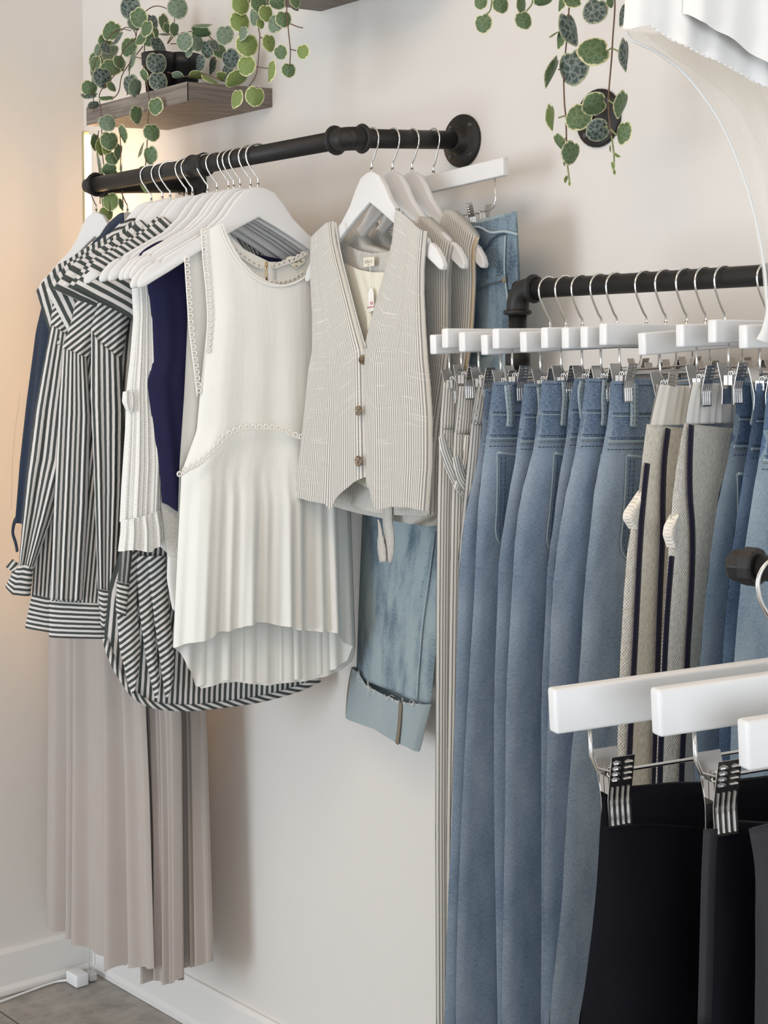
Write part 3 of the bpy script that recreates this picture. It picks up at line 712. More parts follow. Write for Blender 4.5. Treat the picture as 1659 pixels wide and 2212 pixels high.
t, pl = striped_shirt(2, 'grey and white striped shirt whose long sleeve hangs beside the white waffle top',
  ([(235, 680), (225, 800), (215, 1000), (215, 1290)], [(430, 620), (420, 1290)], [(235, 680), (250, 600), (290, 570), (350, 540), (430, 620)], [(215, 1290), (420, 1290)]), None,
  ([(232, 592), (212, 650), (196, 712)], [(285, 590), (282, 680), (263, 776)], [(232, 592), (250, 575), (268, 572), (285, 590)], [(196, 712), (210, 735), (263, 776)]),
  ([(197, 712), (196, 850), (202, 1000), (206, 1120), (211, 1272)], [(263, 776), (268, 900), (264, 1060), (251, 1278)], [(197, 712), (214, 738), (263, 776)], [(211, 1272), (251, 1278)]),
  ([(211, 1268), (214, 1300), (217, 1350)], [(251, 1274), (248, 1310), (241, 1338)], [(211, 1268), (230, 1272), (251, 1274)], [(217, 1350), (225, 1356), (241, 1338)]), 31, .010)
ribbon('collar', pl, pl.P([(336, 512), (345, 504), (370, 492), (388, 486)]), [.016, .024, .026, .012], M['stripe_d2'], t, .012)

# striped tunics with shirt tails
def tunic(i, label, lay):
    x = HX[i]; pl = Plane(x, RY, YS[i]); t = thing('striped_tunic', label, 'tunic', (x, RY, 1.4), 'striped tunics with curved shirt tails')
    return t, pl
t, pl = tunic(3, 'long striped tunic at the back, its curved shirt tail lowest', 0)
t['label'] = 'long striped tunic whose curved hem hangs lowest, behind the white tank tops'
La, Ra, Ta = shoulders(pl.P([(290, 690), (292, 850), (262, 1180), (236, 1260), (225, 1372)]), pl.P([(740, 640), (748, 1000), (748, 1370)]))
shell('tunic_body', pl, Ta, pl.P([(225, 1372), (232, 1402), (246, 1436), (265, 1470), (288, 1502), (330, 1524), (400, 1530), (470, 1524), (560, 1511), (640, 1489), (690, 1466), (728, 1420), (748, 1370)]),
      La, Ra, M['stripe'], t, .010, 110, 90, folds(41, [3, 6], .004, .8), back=.8, p=6)
ribbon('hem_edge', pl, pl.P([(227, 1376), (234, 1402), (247, 1434), (267, 1468), (290, 1498), (331, 1520), (400, 1526), (470, 1520), (560, 1507), (640, 1485), (688, 1463)]), .013, M['stripe_d2'], t, .013)
shell('sleeve', pl, pl.P([(742, 700), (758, 700)]), pl.P([(750, 1235), (768, 1232)]), pl.P([(742, 700), (748, 1000), (750, 1235)]), pl.P([(758, 700), (764, 1000), (768, 1232)]), M['stripe'], t, .012, 12, 40, folds(5, [1.5], .004))
shell('cuff', pl, pl.P([(748, 1228), (768, 1226)]), pl.P([(752, 1300), (764, 1298)]), pl.P([(748, 1228), (752, 1300)]), pl.P([(768, 1226), (764, 1298)]), M['stripe_h'], t, .014, 12, 8)
t, pl = tunic(4, '', 0); t['label'] = 'striped tunic whose folded bias front tails end in points below the waffle top'
La, Ra, Ta = shoulders(pl.P([(296, 690), (296, 900), (262, 1350)]), pl.P([(735, 640), (735, 1000), (700, 1380)]))
shell('tunic_body', pl, Ta, pl.P([(262, 1350), (300, 1290), (400, 1330), (560, 1400), (700, 1380)]), La, Ra, M['stripe'], t, .009, 60, 60, folds(43, [4, 6], .004, .8))
for Lp, Rp, Tp, Bp, mt_, nn in [
   ([(262, 1180), (250, 1290), (258, 1400), (279, 1488)], [(300, 1190), (296, 1300), (304, 1400), (300, 1452)], [(262, 1180), (300, 1190)], [(279, 1488), (286, 1498), (300, 1452)], 'stripe_d', .014),
   ([(292, 1200), (302, 1330), (318, 1440), (334, 1506)], [(332, 1200), (330, 1320), (340, 1430), (346, 1470)], [(292, 1200), (332, 1200)], [(334, 1506), (338, 1506), (346, 1470)], 'stripe_d', .020),
   ([(318, 1200), (332, 1330), (346, 1430), (356, 1502)], [(358, 1200), (366, 1320), (377, 1420), (374, 1472)], [(318, 1200), (358, 1200)], [(356, 1502), (360, 1505), (374, 1472)], 'stripe_d', .028)]:
    q = pl.off(nn); sheet('shirt_tail', q, q.P(Tp), q.P(Bp), q.P(Lp), q.P(Rp), M[mt_], t, .010, 1, 26, 50, folds(7, [1.5], .003), uvmode='plane')
q = pl.off(.02)
shell('sleeve', q, q.P([(262, 1130), (288, 1130)]), q.P([(254, 1258), (279, 1262)]), q.P([(262, 1130), (254, 1258)]), q.P([(288, 1130), (286, 1200), (279, 1262)]), M['stripe'], t, .012, 20, 20, folds(5, [2], .004))
shell('cuff', q, q.P([(252, 1254), (280, 1260)]), q.P([(250, 1322), (272, 1330)]), q.P([(252, 1254), (250, 1322)]), q.P([(280, 1260), (272, 1330)]), M['stripe_h'], t, .014, 20, 10)

# ------------------------------------------------ white waffle top
x = HX[5]; pl = Plane(x, RY, YB); t = thing('waffle_top', 'white waffle-weave gauze top with a ruffled sleeve end, left of the navy top', 'top', (x, RY, 1.4))
shell('top_body', pl, pl.P([(330, 610), (345, 575), (420, 520), (520, 560), (700, 620)]), pl.P([(345, 1180), (383, 1215), (680, 1215)]), pl.P([(330, 610), (345, 900), (345, 1180)]), pl.P([(700, 620), (680, 1215)]), M['waffle'], t, .009, 60, 80, folds(51, [4, 7], .004))
q = pl.off(.010)
shell('sleeve', q, q.P([(284, 606), (300, 590), (328, 606)]), q.P([(258, 1128), (300, 1118), (346, 1106)]), q.P([(284, 606), (288, 690), (280, 780), (272, 850), (270, 930), (262, 1050), (258, 1128)]), q.P([(328, 606), (332, 720), (340, 850), (350, 1000), (346, 1106)]), M['waffle'], t, .020, 44, 110, folds(52, [2, 4, 7], .007, .5))
sheet('side_ruffle', q.off(.012), q.P([(262, 846), (276, 842), (284, 850)]), q.P([(268, 884), (282, 890)]), q.P([(262, 846), (260, 868), (268, 884)]), q.P([(284, 850), (288, 870), (282, 890)]), M['waffle'], t, .012, 1, 16, 12, folds(3, [2], .004, 0))
sheet('sleeve_ruffle', q.off(.006), q.P([(259, 1122), (300, 1112), (344, 1098)]), q.P([(253, 1190), (280, 1184), (318, 1190), (352, 1166)]), q.P([(259, 1122), (258, 1150), (253, 1190)]), q.P([(344, 1098), (350, 1130), (352, 1166)]), M['waffle'], t, .022, 1, 60, 24, folds(54, [3, 6], .009, .4))
# second light top under it
x = HX[5]+.016; pl = Plane(x, RY, YB); t = thing('waffle_top', 'white waffle top whose pale lower edge shows under the navy top', 'top', (x, RY, 1.4))
q = pl
shell('top_body', q, q.P([(350, 620), (420, 540), (520, 560), (690, 620)]), q.P([(362, 1208), (420, 1215), (640, 1200)]), q.P([(350, 620), (348, 900), (346, 1080), (362, 1208)]), q.P([(690, 620), (640, 1200)]), M['waffle'], t, .006, 50, 60, folds(55, [4], .002))
shell('underlayer', q, q.P([(362, 1200), (400, 1200)]), q.P([(372, 1316), (386, 1322), (400, 1322)]), q.P([(362, 1200), (360, 1250), (372, 1316)]), q.P([(400, 1200), (400, 1322)]), M['white_plain'], t, .006, 16, 16)

# ------------------------------------------------ navy top
x = HX[6]; pl = Plane(x, RY, YB); t = thing('navy_top', 'plain dark navy sleeveless top between the waffle top and the white tank', 'top', (x, RY, 1.4))
shell('top_body', pl, pl.P([(316, 606), (345, 590), (392, 566), (430, 540), (520, 545), (600, 560), (670, 600)]), pl.P([(350, 1086), (362, 1090), (381, 1104), (430, 1106), (640, 1090)]),
      pl.P([(316, 606), (324, 655), (331, 720), (331, 778), (318, 826), (322, 858), (328, 905), (338, 980), (346, 1030), (350, 1086)]), pl.P([(670, 600), (660, 800), (640, 1090)]), M['navy'], t, .012, 70, 110, folds(61, [3, 5, 9], .005, .4), sm=1)
ribbon('strap', pl, pl.P([(302, 556), (318, 542), (345, 528), (362, 530)]), .012, M['navy'], t, .010)

# ------------------------------------------------ tank tops
def tank(i, label, dx, full):
    x = HX[i]; pl = Plane(x, RY, YB); t = thing('white_tank_top', label, 'tank top', (x, RY, 1.35), 'white lace-trimmed tank tops')
    o_ = lambda pts: pl.P([(a+dx, b) for a, b in pts])
    # back half
    TB = [(403, 560), (418, 520), (437, 498), (476, 484), (492, 512), (520, 540), (572, 566), (600, 567), (645, 552), (676, 536), (700, 545), (715, 580)]
    BB = [(374, 1399), (386, 1406), (398, 1420), (408, 1444), (418, 1456), (427, 1487), (450, 1480), (475, 1473), (501, 1471), (540, 1476), (569, 1479), (610, 1473), (649, 1470), (694, 1460), (726, 1447), (753, 1428), (762, 1396)]
    LB = [(403, 560), (405, 700), (398, 850), (388, 1000), (382, 1200), (374, 1399)]; RB = [(715, 580), (725, 800), (742, 1000), (752, 1104), (762, 1396)]
    fb = folds(70+i, [5, 9, 13], .008, 1.4, .05)
    sheet('back_panel', pl, o_(TB), o_(BB), o_(LB), o_(RB), M['white_crepe'], t, .014, -1, 110, 100, fb)
    if not full: 
        TF, BF = TB, [(a, b-40) for a, b in BB]
        sheet('front_panel', pl, o_(TB), o_(BF), o_(LB), o_(RB), M['white_crepe'], t, .009, 1, 110, 100, folds(80+i, [5, 9, 13], .004, 1.6, .05)); return t, pl
    TF = [(437, 500), (474, 483), (478, 496), (492, 528), (512, 562), (540, 592), (572, 611), (600, 617), (632, 612), (660, 596), (676, 576), (684, 552), (704, 548), (712, 570)]
    BF = [(374, 1399), (403, 1384), (447, 1373), (460, 1362), (490, 1357), (522, 1345), (562, 1339), (594, 1347), (612, 1346), (616, 1352), (655, 1358), (716, 1361), (735, 1385), (762, 1396)]
    LF = [(437, 500), (444, 600), (449, 690), (440, 770), (432, 850), (425, 930), (392, 1020), (383, 1200), (374, 1399)]; RF = [(712, 570), (715, 800), (738, 1000), (752, 1104), (762, 1396)]
    f1 = folds(71, [4.3, 7.4, 11.3, 15.7], .014, 1.0, .10, 0.); f2 = folds(72, [2.3, 4.1], .014, .8, .12)
    def fold(S, Q):
        k = np.clip((Q-.50)*7, 0, 1); g = np.clip((Q-.50)/.5, 0, 1)
        return f1(S, np.clip((Q-.45)*1.8, 0, 1))*k*1.25 + f2(S, Q)*.5 + .010*k*(1-.4*g)
    sheet('front_panel', pl, o_(TF), o_(BF), o_(LF), o_(RF), M['white_crepe'], t, .026, 1, 150, 150, fold)
    n = .044
    q = pl.off(n)
    lace('waist_lace', q, q.P([(388, 1024), (405, 1012), (425, 1002), (446, 985), (470, 962), (490, 940), (520, 925), (550, 922), (600, 924), (640, 940), (656, 944)]), t, [0]*11, .0115, .0042)
    q = pl.off(.004)
    lace('armhole_lace', q, q.P([(436, 500), (440, 560), (446, 620), (450, 690), (446, 760)]), t, .010, .0110, .0040)
    lace('back_armhole_lace', q, q.P([(403, 560), (408, 640), (414, 720), (424, 800), (430, 856)]), t, .003, .0110, .0040)
    lace('neck_lace', q, q.P([(490, 512), (505, 532), (530, 553), (560, 572), (572, 574)]), t, -.010, .0100, .0040)
    lace('neck_lace', q, q.P([(596, 574), (620, 566), (645, 556), (668, 542)]), t, -.010, .0100, .0040)
    q = pl.off(.028); ribbon('neck_binding', q, q.P([(476, 486), (480, 500), (493, 529), (513, 563), (541, 593), (572, 612), (600, 618), (632, 613), (660, 597), (676, 577)]), .004, M['lace'], t, [.0, 0, .0, .0, 0, 0, 0, 0, 0, 0])
    q = pl.off(-.014); lace('yoke_lace', q, q.P([(575, 610), (600, 612), (630, 606), (655, 590)]), t, .004, .0090, .0036)
    z = ribbon('placket', q, q.P([(582, 568), (583, 590), (584, 612)]), .022, M['lace'], t, .002)
    ribbon('zip', q, q.P([(572, 572), (573, 590), (574, 606)]), .0030, M['gold'], t, .0055, smooth=2)
    MB().box(tuple(q.w(*q.uv(573, 571), .007)), (.004, .004, .009)).build('zip_pull', M['gold'], t, bevel=.0008)
    # heart-shaped cream neck label
    u, v = q.uv(636, 566); hs = [(16*math.sin(a)**3, 13*math.cos(a)-5*math.cos(2*a)-2*math.cos(3*a)-math.cos(4*a)) for a in np.linspace(0, 2*math.pi, 36, endpoint=False)]
    hs = [(a*.00115, b*.00082) for a, b in hs]; V = [q.w(u+a, v+b, .006) for a, b in hs]+[q.w(u+a, v+b, .0068) for a, b in hs]
    k = len(hs); lb = mesh('neck_label', V, [tuple(range(k)), tuple(range(k, 2*k))[::-1]]+[(i, (i+1) % k, k+(i+1) % k, k+i) for i in range(k)], M['cream_label'], t, smooth=False)
    word('lettering', 'P.O.L', q, u, v+.002, .0075, .0115, M['ink'], lb, rot=.12)
    word('size_letter', 'M', q, u+.001, v-.008, .0075, .005, M['ink'], lb, rot=.1)
    return t, pl
tank(9, 'white sleeveless top packed behind the foremost two tank tops', 6, False)
tank(10, 'white tank top directly behind the foremost, its lower layers showing at the right', 4, False)
tank(11, 'foremost off-white tank top with scalloped lace at neck, armhole and waist', 0, True)

# ================================================================== vests on the short arm
VA = -4
def vest(i, label, full):
    y = vy[i]; pl = Plane(RX1, y, VA); t = thing('striped_vest', label, 'vest', (RX1, y, 1.4), 'finely striped linen vests')
    P = pl.P
    if full:
        f = pl.off(.012); F_ = f.P
        Ltop = [(681, 520), (700, 500), (724, 478)]
        Lc = [(724, 478), (727, 516), (737, 560), (756, 632), (775, 704), (790, 757), (793, 877), (797, 1029)]
        fo = folds(91, [2, 4], .004, .8)
        sheet('left_front', f, F_(Ltop), F_([(643, 1075), (665, 1077), (691, 1083), (718, 1087), (727, 1101), (738, 1078), (762, 1054), (797, 1029)]),
              F_([(681, 520), (679, 560), (679, 616), (682, 679), (681, 760), (672, 800), (664, 880), (653, 978), (643, 1075)]), F_(Lc), M['linen'], t, .015, 1, 60, 110, fo, p=8)
        g = pl.off(.010); G_ = g.P
        sheet('right_front', g, G_([(864, 450), (880, 458), (905, 478), (925, 500)]), G_([(797, 1029), (817, 1067), (832, 1100), (845, 1097), (860, 1094), (896, 1095), (916, 1100), (929, 1104)]),
              G_([(864, 450), (856, 522), (841, 578), (815, 663), (794, 741), (790, 780), (793, 877), (797, 1029)]), G_([(925, 500), (921, 540), (918, 585), (918, 640), (922, 720), (926, 780), (931, 827), (936, 902), (936, 1004), (929, 1104)]), M['linen'], t, .016, 1, 70, 110, folds(92, [2, 4], .004, .8), p=8)
        e = pl.off(.026)
        ribbon('front_edge', e, e.P([(725, 480), (728, 516), (738, 560), (757, 632), (776, 704), (790, 752)]), .0038, M['pin'], t, [0, -.002, -.001, 0, 0, 0])
        ribbon('front_overlap', e, e.P([(791, 757), (793, 820), (794, 877), (796, 950), (798, 1028)]), .003, M['stitch_tan'], t, -.010)
        for (bx, by, rx) in ((779, 887, .0078), (779, 996, .0084)):
            c = e.w(*e.uv(bx, by), .003); v, f2 = lathe([(.0001, 0), (rx, 0), (rx*1.12, .0012), (rx*1.08, .003), (rx*.82, .0036), (rx*.6, .0022), (.0001, .0020)], c, pl.N, 24)
            b_ = mesh('button', v, f2, M['horn'], t); mb = MB()
            for a in (45, 135, 225, 315): mb.tube([c+pl.N*.0018+pl.U*.0022*math.cos(R(a))+pl.Z*.0022*math.sin(R(a)), c+pl.N*.0030+pl.U*.0022*math.cos(R(a))+pl.Z*.0022*math.sin(R(a))], .0006, 6)
            mb.build('button_hole', M['ink'], b_)
        c = e.w(*e.uv(782, 777), -.001); v, f2 = lathe([(.0001, 0), (.0082, 0), (.0085, .002), (.0001, .002)], c, pl.U, 18); mesh('button', v, f2, M['horn'], t)
    # back panel and its lining
    TB = [(684, 522), (700, 507), (724, 490), (731, 516), (745, 530), (765, 540), (797, 547), (828, 544), (850, 532), (860, 512), (868, 468), (890, 478), (924, 507)]
    BB = [(643, 1072), (746, 1062), (749, 1092), (782, 1104), (830, 1112), (893, 1116), (918, 1114), (930, 1100)]
    LB = [(684, 522), (679, 616), (681, 760), (660, 900), (643, 1072)]; RB = [(924, 507), (918, 600), (924, 740), (934, 900), (930, 1100)]
    if not full:
        dx = {1: 52, 2: 100}[i]; sh = lambda p: [(a+dx, b) for a, b in p]
        TB = sh([(684, 528), (700, 512), (724, 496), (745, 528), (797, 545), (850, 528), (868, 476), (892, 482), (924, 510)])
        if i == 1: RB = [(982, 536), (976, 560), (972, 600), (972, 679), (971, 760), (966, 800), (949, 915), (942, 1000), (940, 1110)]
        else: RB = [(1035, 520), (1027, 545), (1027, 616), (1022, 709), (1010, 800), (990, 920), (975, 1000), (968, 1120)]
        RB[0] = (RB[0][0], RB[0][1]-6); TB[-1] = RB[0]; TB[-2] = (RB[0][0]-32, RB[0][1]-36); TB[-3] = (RB[0][0]-60, RB[0][1]-62)
        LB = [(684+dx, 528), (681+dx, 700), (660+dx, 900), (650+dx, 1080)]
        BB = [(650+dx, 1080), (700+dx, 1100), (820+dx, 1118+8*i), (900, 1126+6*i) if i == 1 else (940, 1136), RB[-1]]
        shell('vest_body', pl, P(TB), P(BB), P(LB), P(RB), M['linen'], t, .014, 80, 100, folds(93+i, [2, 4], .003, .8), back=.8, p=10)
        e = pl.off(.004)
        ribbon('armhole_edge', e, e.P(RB[:5]), .008 if i == 2 else .003, M['beige_lining'] if i == 2 else M['linen'], t, .004)
        return t, pl
    b = pl.off(-.010)
    sheet('back_panel', b, b.P(TB), b.P(BB), b.P(LB), b.P(RB), M['linen'], t, .008, -1, 80, 90, folds(97, [2, 4], .003, .8))
    li = pl.off(-.004)
    sheet('lining', li, li.P([(690, 552), (743, 569), (770, 582), (800, 588), (834, 588), (900, 560)]), li.P([(660, 1050), (750, 1035), (800, 1058), (820, 1062), (900, 1050)]), li.P([(690, 552), (672, 800), (660, 1050)]), li.P([(900, 560), (910, 800), (900, 1050)]), M['cream_lining'], t, .004, -1, 40, 50)
    # woven neck label and swing tag
    e = pl.off(-.012); u, v = e.uv(801, 566)
    V, F2 = poly_prism([(-.0155, -.0078), (.0155, -.0078), (.0155, .0078), (-.0155, .0078)], .001)
    lb = mesh('neck_label', [e.w(u+a, v+c, .004+b2) for a, b2, c in V], F2, M['cream_label'], t, smooth=False)
    word('lettering', 'bibi.b', e, u, v+.001, .0048, .0105, M['soft_ink'], lb); word('lettering', '- M -', e, u, v-.0048, .0048, .004, M['soft_ink'], lb)
    u, v = e.uv(812, 648)
    tg = [(-.0085, -.022), (.0085, -.018), (.0075, .012), (.0030, .020), (-.0030, .0185), (-.0085, .009)]
    V, F2 = poly_prism(tg, .0012); tg_ = mesh('price_tag', [e.w(u+a, v+c, .010+b2) for a, b2, c in V], F2, M['paper'], t, smooth=False)
    ribbon('tag_line', e, [(u-.009, v-.0125), (u+.009, v-.0118)], .0014, M['red'], tg_, .0108, smooth=2)
    word('lettering', '10', e, u+.002, v-.006, .0112, .008, M['red'], tg_)
    ribbon('tag_thread', e, e.P([(808, 572), (812, 600), (811, 622)]), .0008, M['paper'], t, .009)
    u, v = e.uv(806, 690); V, F2 = poly_prism([(-.006, -.018), (.006, -.018), (.007, .016), (-.006, .015)], .001)
    mesh('size_tag', [e.w(u+a, v+c, .008+b2) for a, b2, c in V], F2, M['cream_label'], t, smooth=False)
    q = pl.off(-.014)
    ribbon('back_tie', q, q.P([(838, 1090), (838, 1130), (842, 1170), (838, 1214)]), [.022, .028, .027, .020], M['linen'], t, 0)
    ribbon('back_tie', q.off(.004), q.off(.004).P([(818, 1122), (822, 1150), (824, 1180), (828, 1214)]), [.004, .010, .022, .020], M['linen'], t, 0)
    return t, pl
vest(2, 'striped linen vest nearest the wall, its beige lining edge showing beside the jeans', False)
vest(1, 'striped linen vest in the middle, mostly hidden by the foremost one', False)
vest(0, 'foremost striped linen vest with horn buttons, pointed hem and price tag', True)

# ================================================================== washed jeans with raw cuff, on the wall side of the arm
ja = -7; jy = -.072; pl = Plane(RX1, jy, ja)
hz = 1.850
th_, zb = make_clip_hanger(.205, .030, .0160, -.062, .050, cx=(-.130, .155), jaw=.012); jh = th_
jh.location = (RX1, jy, hz); jh.rotation_euler = (0, .035, R(ja+180))
tag(jh, 'white bar hanger with two steel clips under the upper rail flange', 'hanger'); jh.name = 'trouser_hanger'
t = thing('cropped_jeans', 'washed blue jeans with a wide raw-edged cuff, against the wall', 'jeans', (RX1, jy, 1.2))
LJ = [(835, 510), (820, 620), (800, 800), (790, 1000), (783, 1150), (777, 1300), (772, 1445)]
RJ = [(1117, 456), (1120, 520), (1124, 600), (1115, 720), (1085, 860), (1040, 990), (985, 1150), (952, 1300), (930, 1520)]
shell('jeans_body', pl, pl.P([(835, 510), (880, 512), (940, 492), (1000, 486), (1060, 472), (1117, 456)]), pl.P([(772, 1445), (800, 1468), (860, 1490), (930, 1520)]), pl.P(LJ), pl.P(RJ), M['denim_wash'], t, .014, 80, 120, folds(101, [2, 3], .003), back=.6)
q = pl.off(.0150)
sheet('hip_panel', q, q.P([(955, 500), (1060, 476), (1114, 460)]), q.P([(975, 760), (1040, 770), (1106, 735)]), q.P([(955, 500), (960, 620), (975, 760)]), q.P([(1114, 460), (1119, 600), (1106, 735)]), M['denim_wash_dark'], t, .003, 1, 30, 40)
e = pl.off(.020); E_ = e.P
ribbon('waistband_seam', e, E_([(950, 520), (990, 505), (1030, 490), (1060, 502), (1090, 500), (1118, 506)]), .004, M['seam_pale'], t, 0)
ribbon('side_seam', e, E_([(1092, 508), (1090, 580), (1096, 640), (1106, 715)]), .003, M['seam_pale'], t, 0)
ribbon('pocket_welt', e, E_([(1030, 622), (1050, 612), (1075, 604), (1094, 598)]), .009, M['denim_wash'], t, .001)
stitches('pocket_stitching', e, E_([(1030, 628), (1050, 618), (1075, 610), (1094, 604)]), t, .0035, M['stitch_tan'])
ribbon('pocket_opening', e, E_([(1025, 545), (1048, 540), (1062, 520), (1078, 508), (1092, 506)]), .003, M['stitch'], t, .001)
mb = MB(); v, f = lathe([(.0001, .003), (.004, .003), (.0048, 0)], e.w(*e.uv(1091, 606), .001), pl.N, 14); mb.add(v, f); mb.build('rivet', M['stitch_tan'], t)
e = pl.off(.0165); E_ = e.P
ribbon('leg_seam', e, E_([(938, 1150), (926, 1240), (912, 1340), (903, 1440), (898, 1512)]), .0030, M['seam_pale'], t, -.002)
rg = random.Random(8); mb = MB()
for k in range(11):
    yy = 1165+k*31; xx = np.interp(yy, [1150, 1240, 1340, 1440, 1512], [930, 918, 904, 896, 891]); u, v = e.uv(xx-4, yy); mb.box(tuple(e.w(u, v, -.0024)), (.007, .0006, .0022))
mb.build('seam_pucker', M['denim_wash_dark'], t, smooth=False, bevel=.0005)
q = pl.off(.004)
cuff = shell('turned_cuff', q, q.P([(764, 1440), (790, 1450), (808, 1478), (850, 1500), (886, 1515), (930, 1521)]), q.P([(750, 1548), (790, 1560), (825, 1572), (870, 1600), (892, 1612), (905, 1624)]), q.P([(764, 1440), (757, 1490), (750, 1548)]), q.P([(930, 1521), (918, 1570), (905, 1624)]), M['denim_back'], t, .018, 60, 30, None, back=.9, close=False)
ribbon('cuff_seam', q, q.P([(885, 1515), (882, 1560), (877, 1604)]), .009, M['stitch_tan'], cuff, .019)
ribbon('cuff_edge', q, q.P([(766, 1442), (760, 1470), (756, 1500), (753, 1545)]), .006, M['stitch_tan'], cuff, .004)
mb = MB(); rg = random.Random(3); X = [764, 790, 808, 850, 886, 930]; Y = [1440, 1450, 1478, 1500, 1515, 1521]
for k in range(54):
    x = rg.uniform(766, 928); y = np.interp(x, X, Y); u, v = q.uv(x, y); n0 = .018*math.sqrt(max(0, 1-abs(2*(x-764)/166-1)**4))+.002
    a = rg.uniform(0, 6.28); l = rg.uniform(.004, .010) if k % 6 else rg.uniform(.018, .028)
    mb.tube(smooth_path([q.w(u, v, n0), q.w(u+l*.4*math.cos(a), v+abs(l*.5*math.sin(a)), n0+.002), q.w(u+l*math.cos(a), v+l*rg.uniform(-.8, .3), n0+.003)], 2), .00035, 4)
tag(mb.build('frayed_threads', M['paper'], cuff), kind='stuff')

# ================================================================== the lower rail: pants and jeans
stems2 = [1186, 1222, 1257, 1297, 1332, 1395, 1438, 1483, 1524, 1566, 1659]
KX = [float(hit(x, 625-(x-1130)*.055, (0, QY, 0), (0, 1, 0))[0]) for x in stems2]+[2.236, 2.282, 2.322, 2.360]
tipx = [(930, 727), (961, 710), (1000, 720), (1033, 728), (1061, 711), (1125, 720), (1169, 709), (1218, 709), (1255, 707), (1297, 699), (1373, 725), (1433, 702), (1543, 691), (1611, 706)]
BAR = .0262; HALF = .232
bl = ['in the leftmost pinstriped pants', 'in the middle pinstriped pants', 'in the third pinstriped pants', 'in the rearmost blue jeans', 'in the second blue jeans', 'in the third blue jeans',
      'in the fourth blue jeans', 'in the fifth blue jeans', 'in the sixth blue jeans', 'in the seventh blue jeans, next to the ivory pants', 'in the left pair of ivory side-stripe pants',
      'in the right pair of ivory side-stripe pants', 'in the first deep blue jeans past the ivory pants', 'in the deep blue jeans at the right picture edge']
proto2, zb2 = make_clip_hanger(HALF, BAR, qr, -.060, .034, cx=(-HALF+.037, HALF-.037), sc=.90, jaw=.0068, loop=.0190); ctr = []
zbs = []
for i, ((tx, ty), l) in enumerate(zip(tipx, bl)):
    o = proto2 if i == 0 else copy_tree(proto2); o.name = 'trouser_hanger'
    p = hit(tx+2, ty, (KX[i], 0, 0), (1, 0, 0)); dz = float(p[2])-(QZ-.060)
    yaw_ = 90+{0: 1.5, 3: 1.5, 10: -2.5, 5: -1}.get(i, 0)
    tilt = dz/HALF*.8; o.location = (KX[i], QY, QZ); o.rotation_euler = (0, tilt, R(yaw_)); ctr.append((yaw_, tilt)); zbs.append(dz)
    tag(o, 'white bar hanger with steel clips '+l, 'hanger', 'white bar hangers on the lower rail')

def pants_frame(i, dn=0): return Plane(KX[i]+dn, QY, 90)
HEMZ = .36
def trouser(i, name, label, group, cat, Lp, mat, th, seed, fo, wtop=.40, ty=None, hem=HEMZ, flow='flow'):
    pl = pants_frame(i); t = thing(name, label, cat, (KX[i], QY, 1.0), group)
    L_ = pl.P(Lp); u0 = L_[0][0]; L_.append((L_[-1][0]+.004, hem))
    R_ = [(u0+wtop+(u0-u)*.55 if True else 0, v) for u, v in L_]
    zt = L_[0][1]; n = 12; T_ = [(u0+(R_[0][0]-u0)*k/n, zt-.012*math.sin(math.pi*min(1, k/n))*(1 if k not in (0,) else 0)) for k in range(n+1)]
    B_ = [(L_[-1][0], hem), (R_[-1][0], hem)]
    def surf(u, v):                                # how far the cloth stands off its plane: thin at the clipped waist
        E = sorted(L_, key=lambda q: q[1]); F = sorted(R_, key=lambda q: q[1]); zz = [q[1] for q in E]
        a = np.interp(v, zz, [q[0] for q in E]); c = np.interp(v, [q[1] for q in F], [q[0] for q in F]); s = np.clip((u-a)/(c-a), 0, 1)
        return th*(.24+.76*np.clip((zt-v)/.10, 0, 1))*np.sqrt(np.maximum(0, 1-np.abs(2*s-1)**3))
    def fo2(S, Q): return fo(S, Q)*np.clip((Q-.09)*12, 0, 1)
    shell('legs', pl, T_, B_, L_, R_, mat, t, .0004, 70, 130, fo2, p=3, back=.7, uvmode=flow, surf=surf)
    pl.surf = surf
    return t, pl, L_, R_
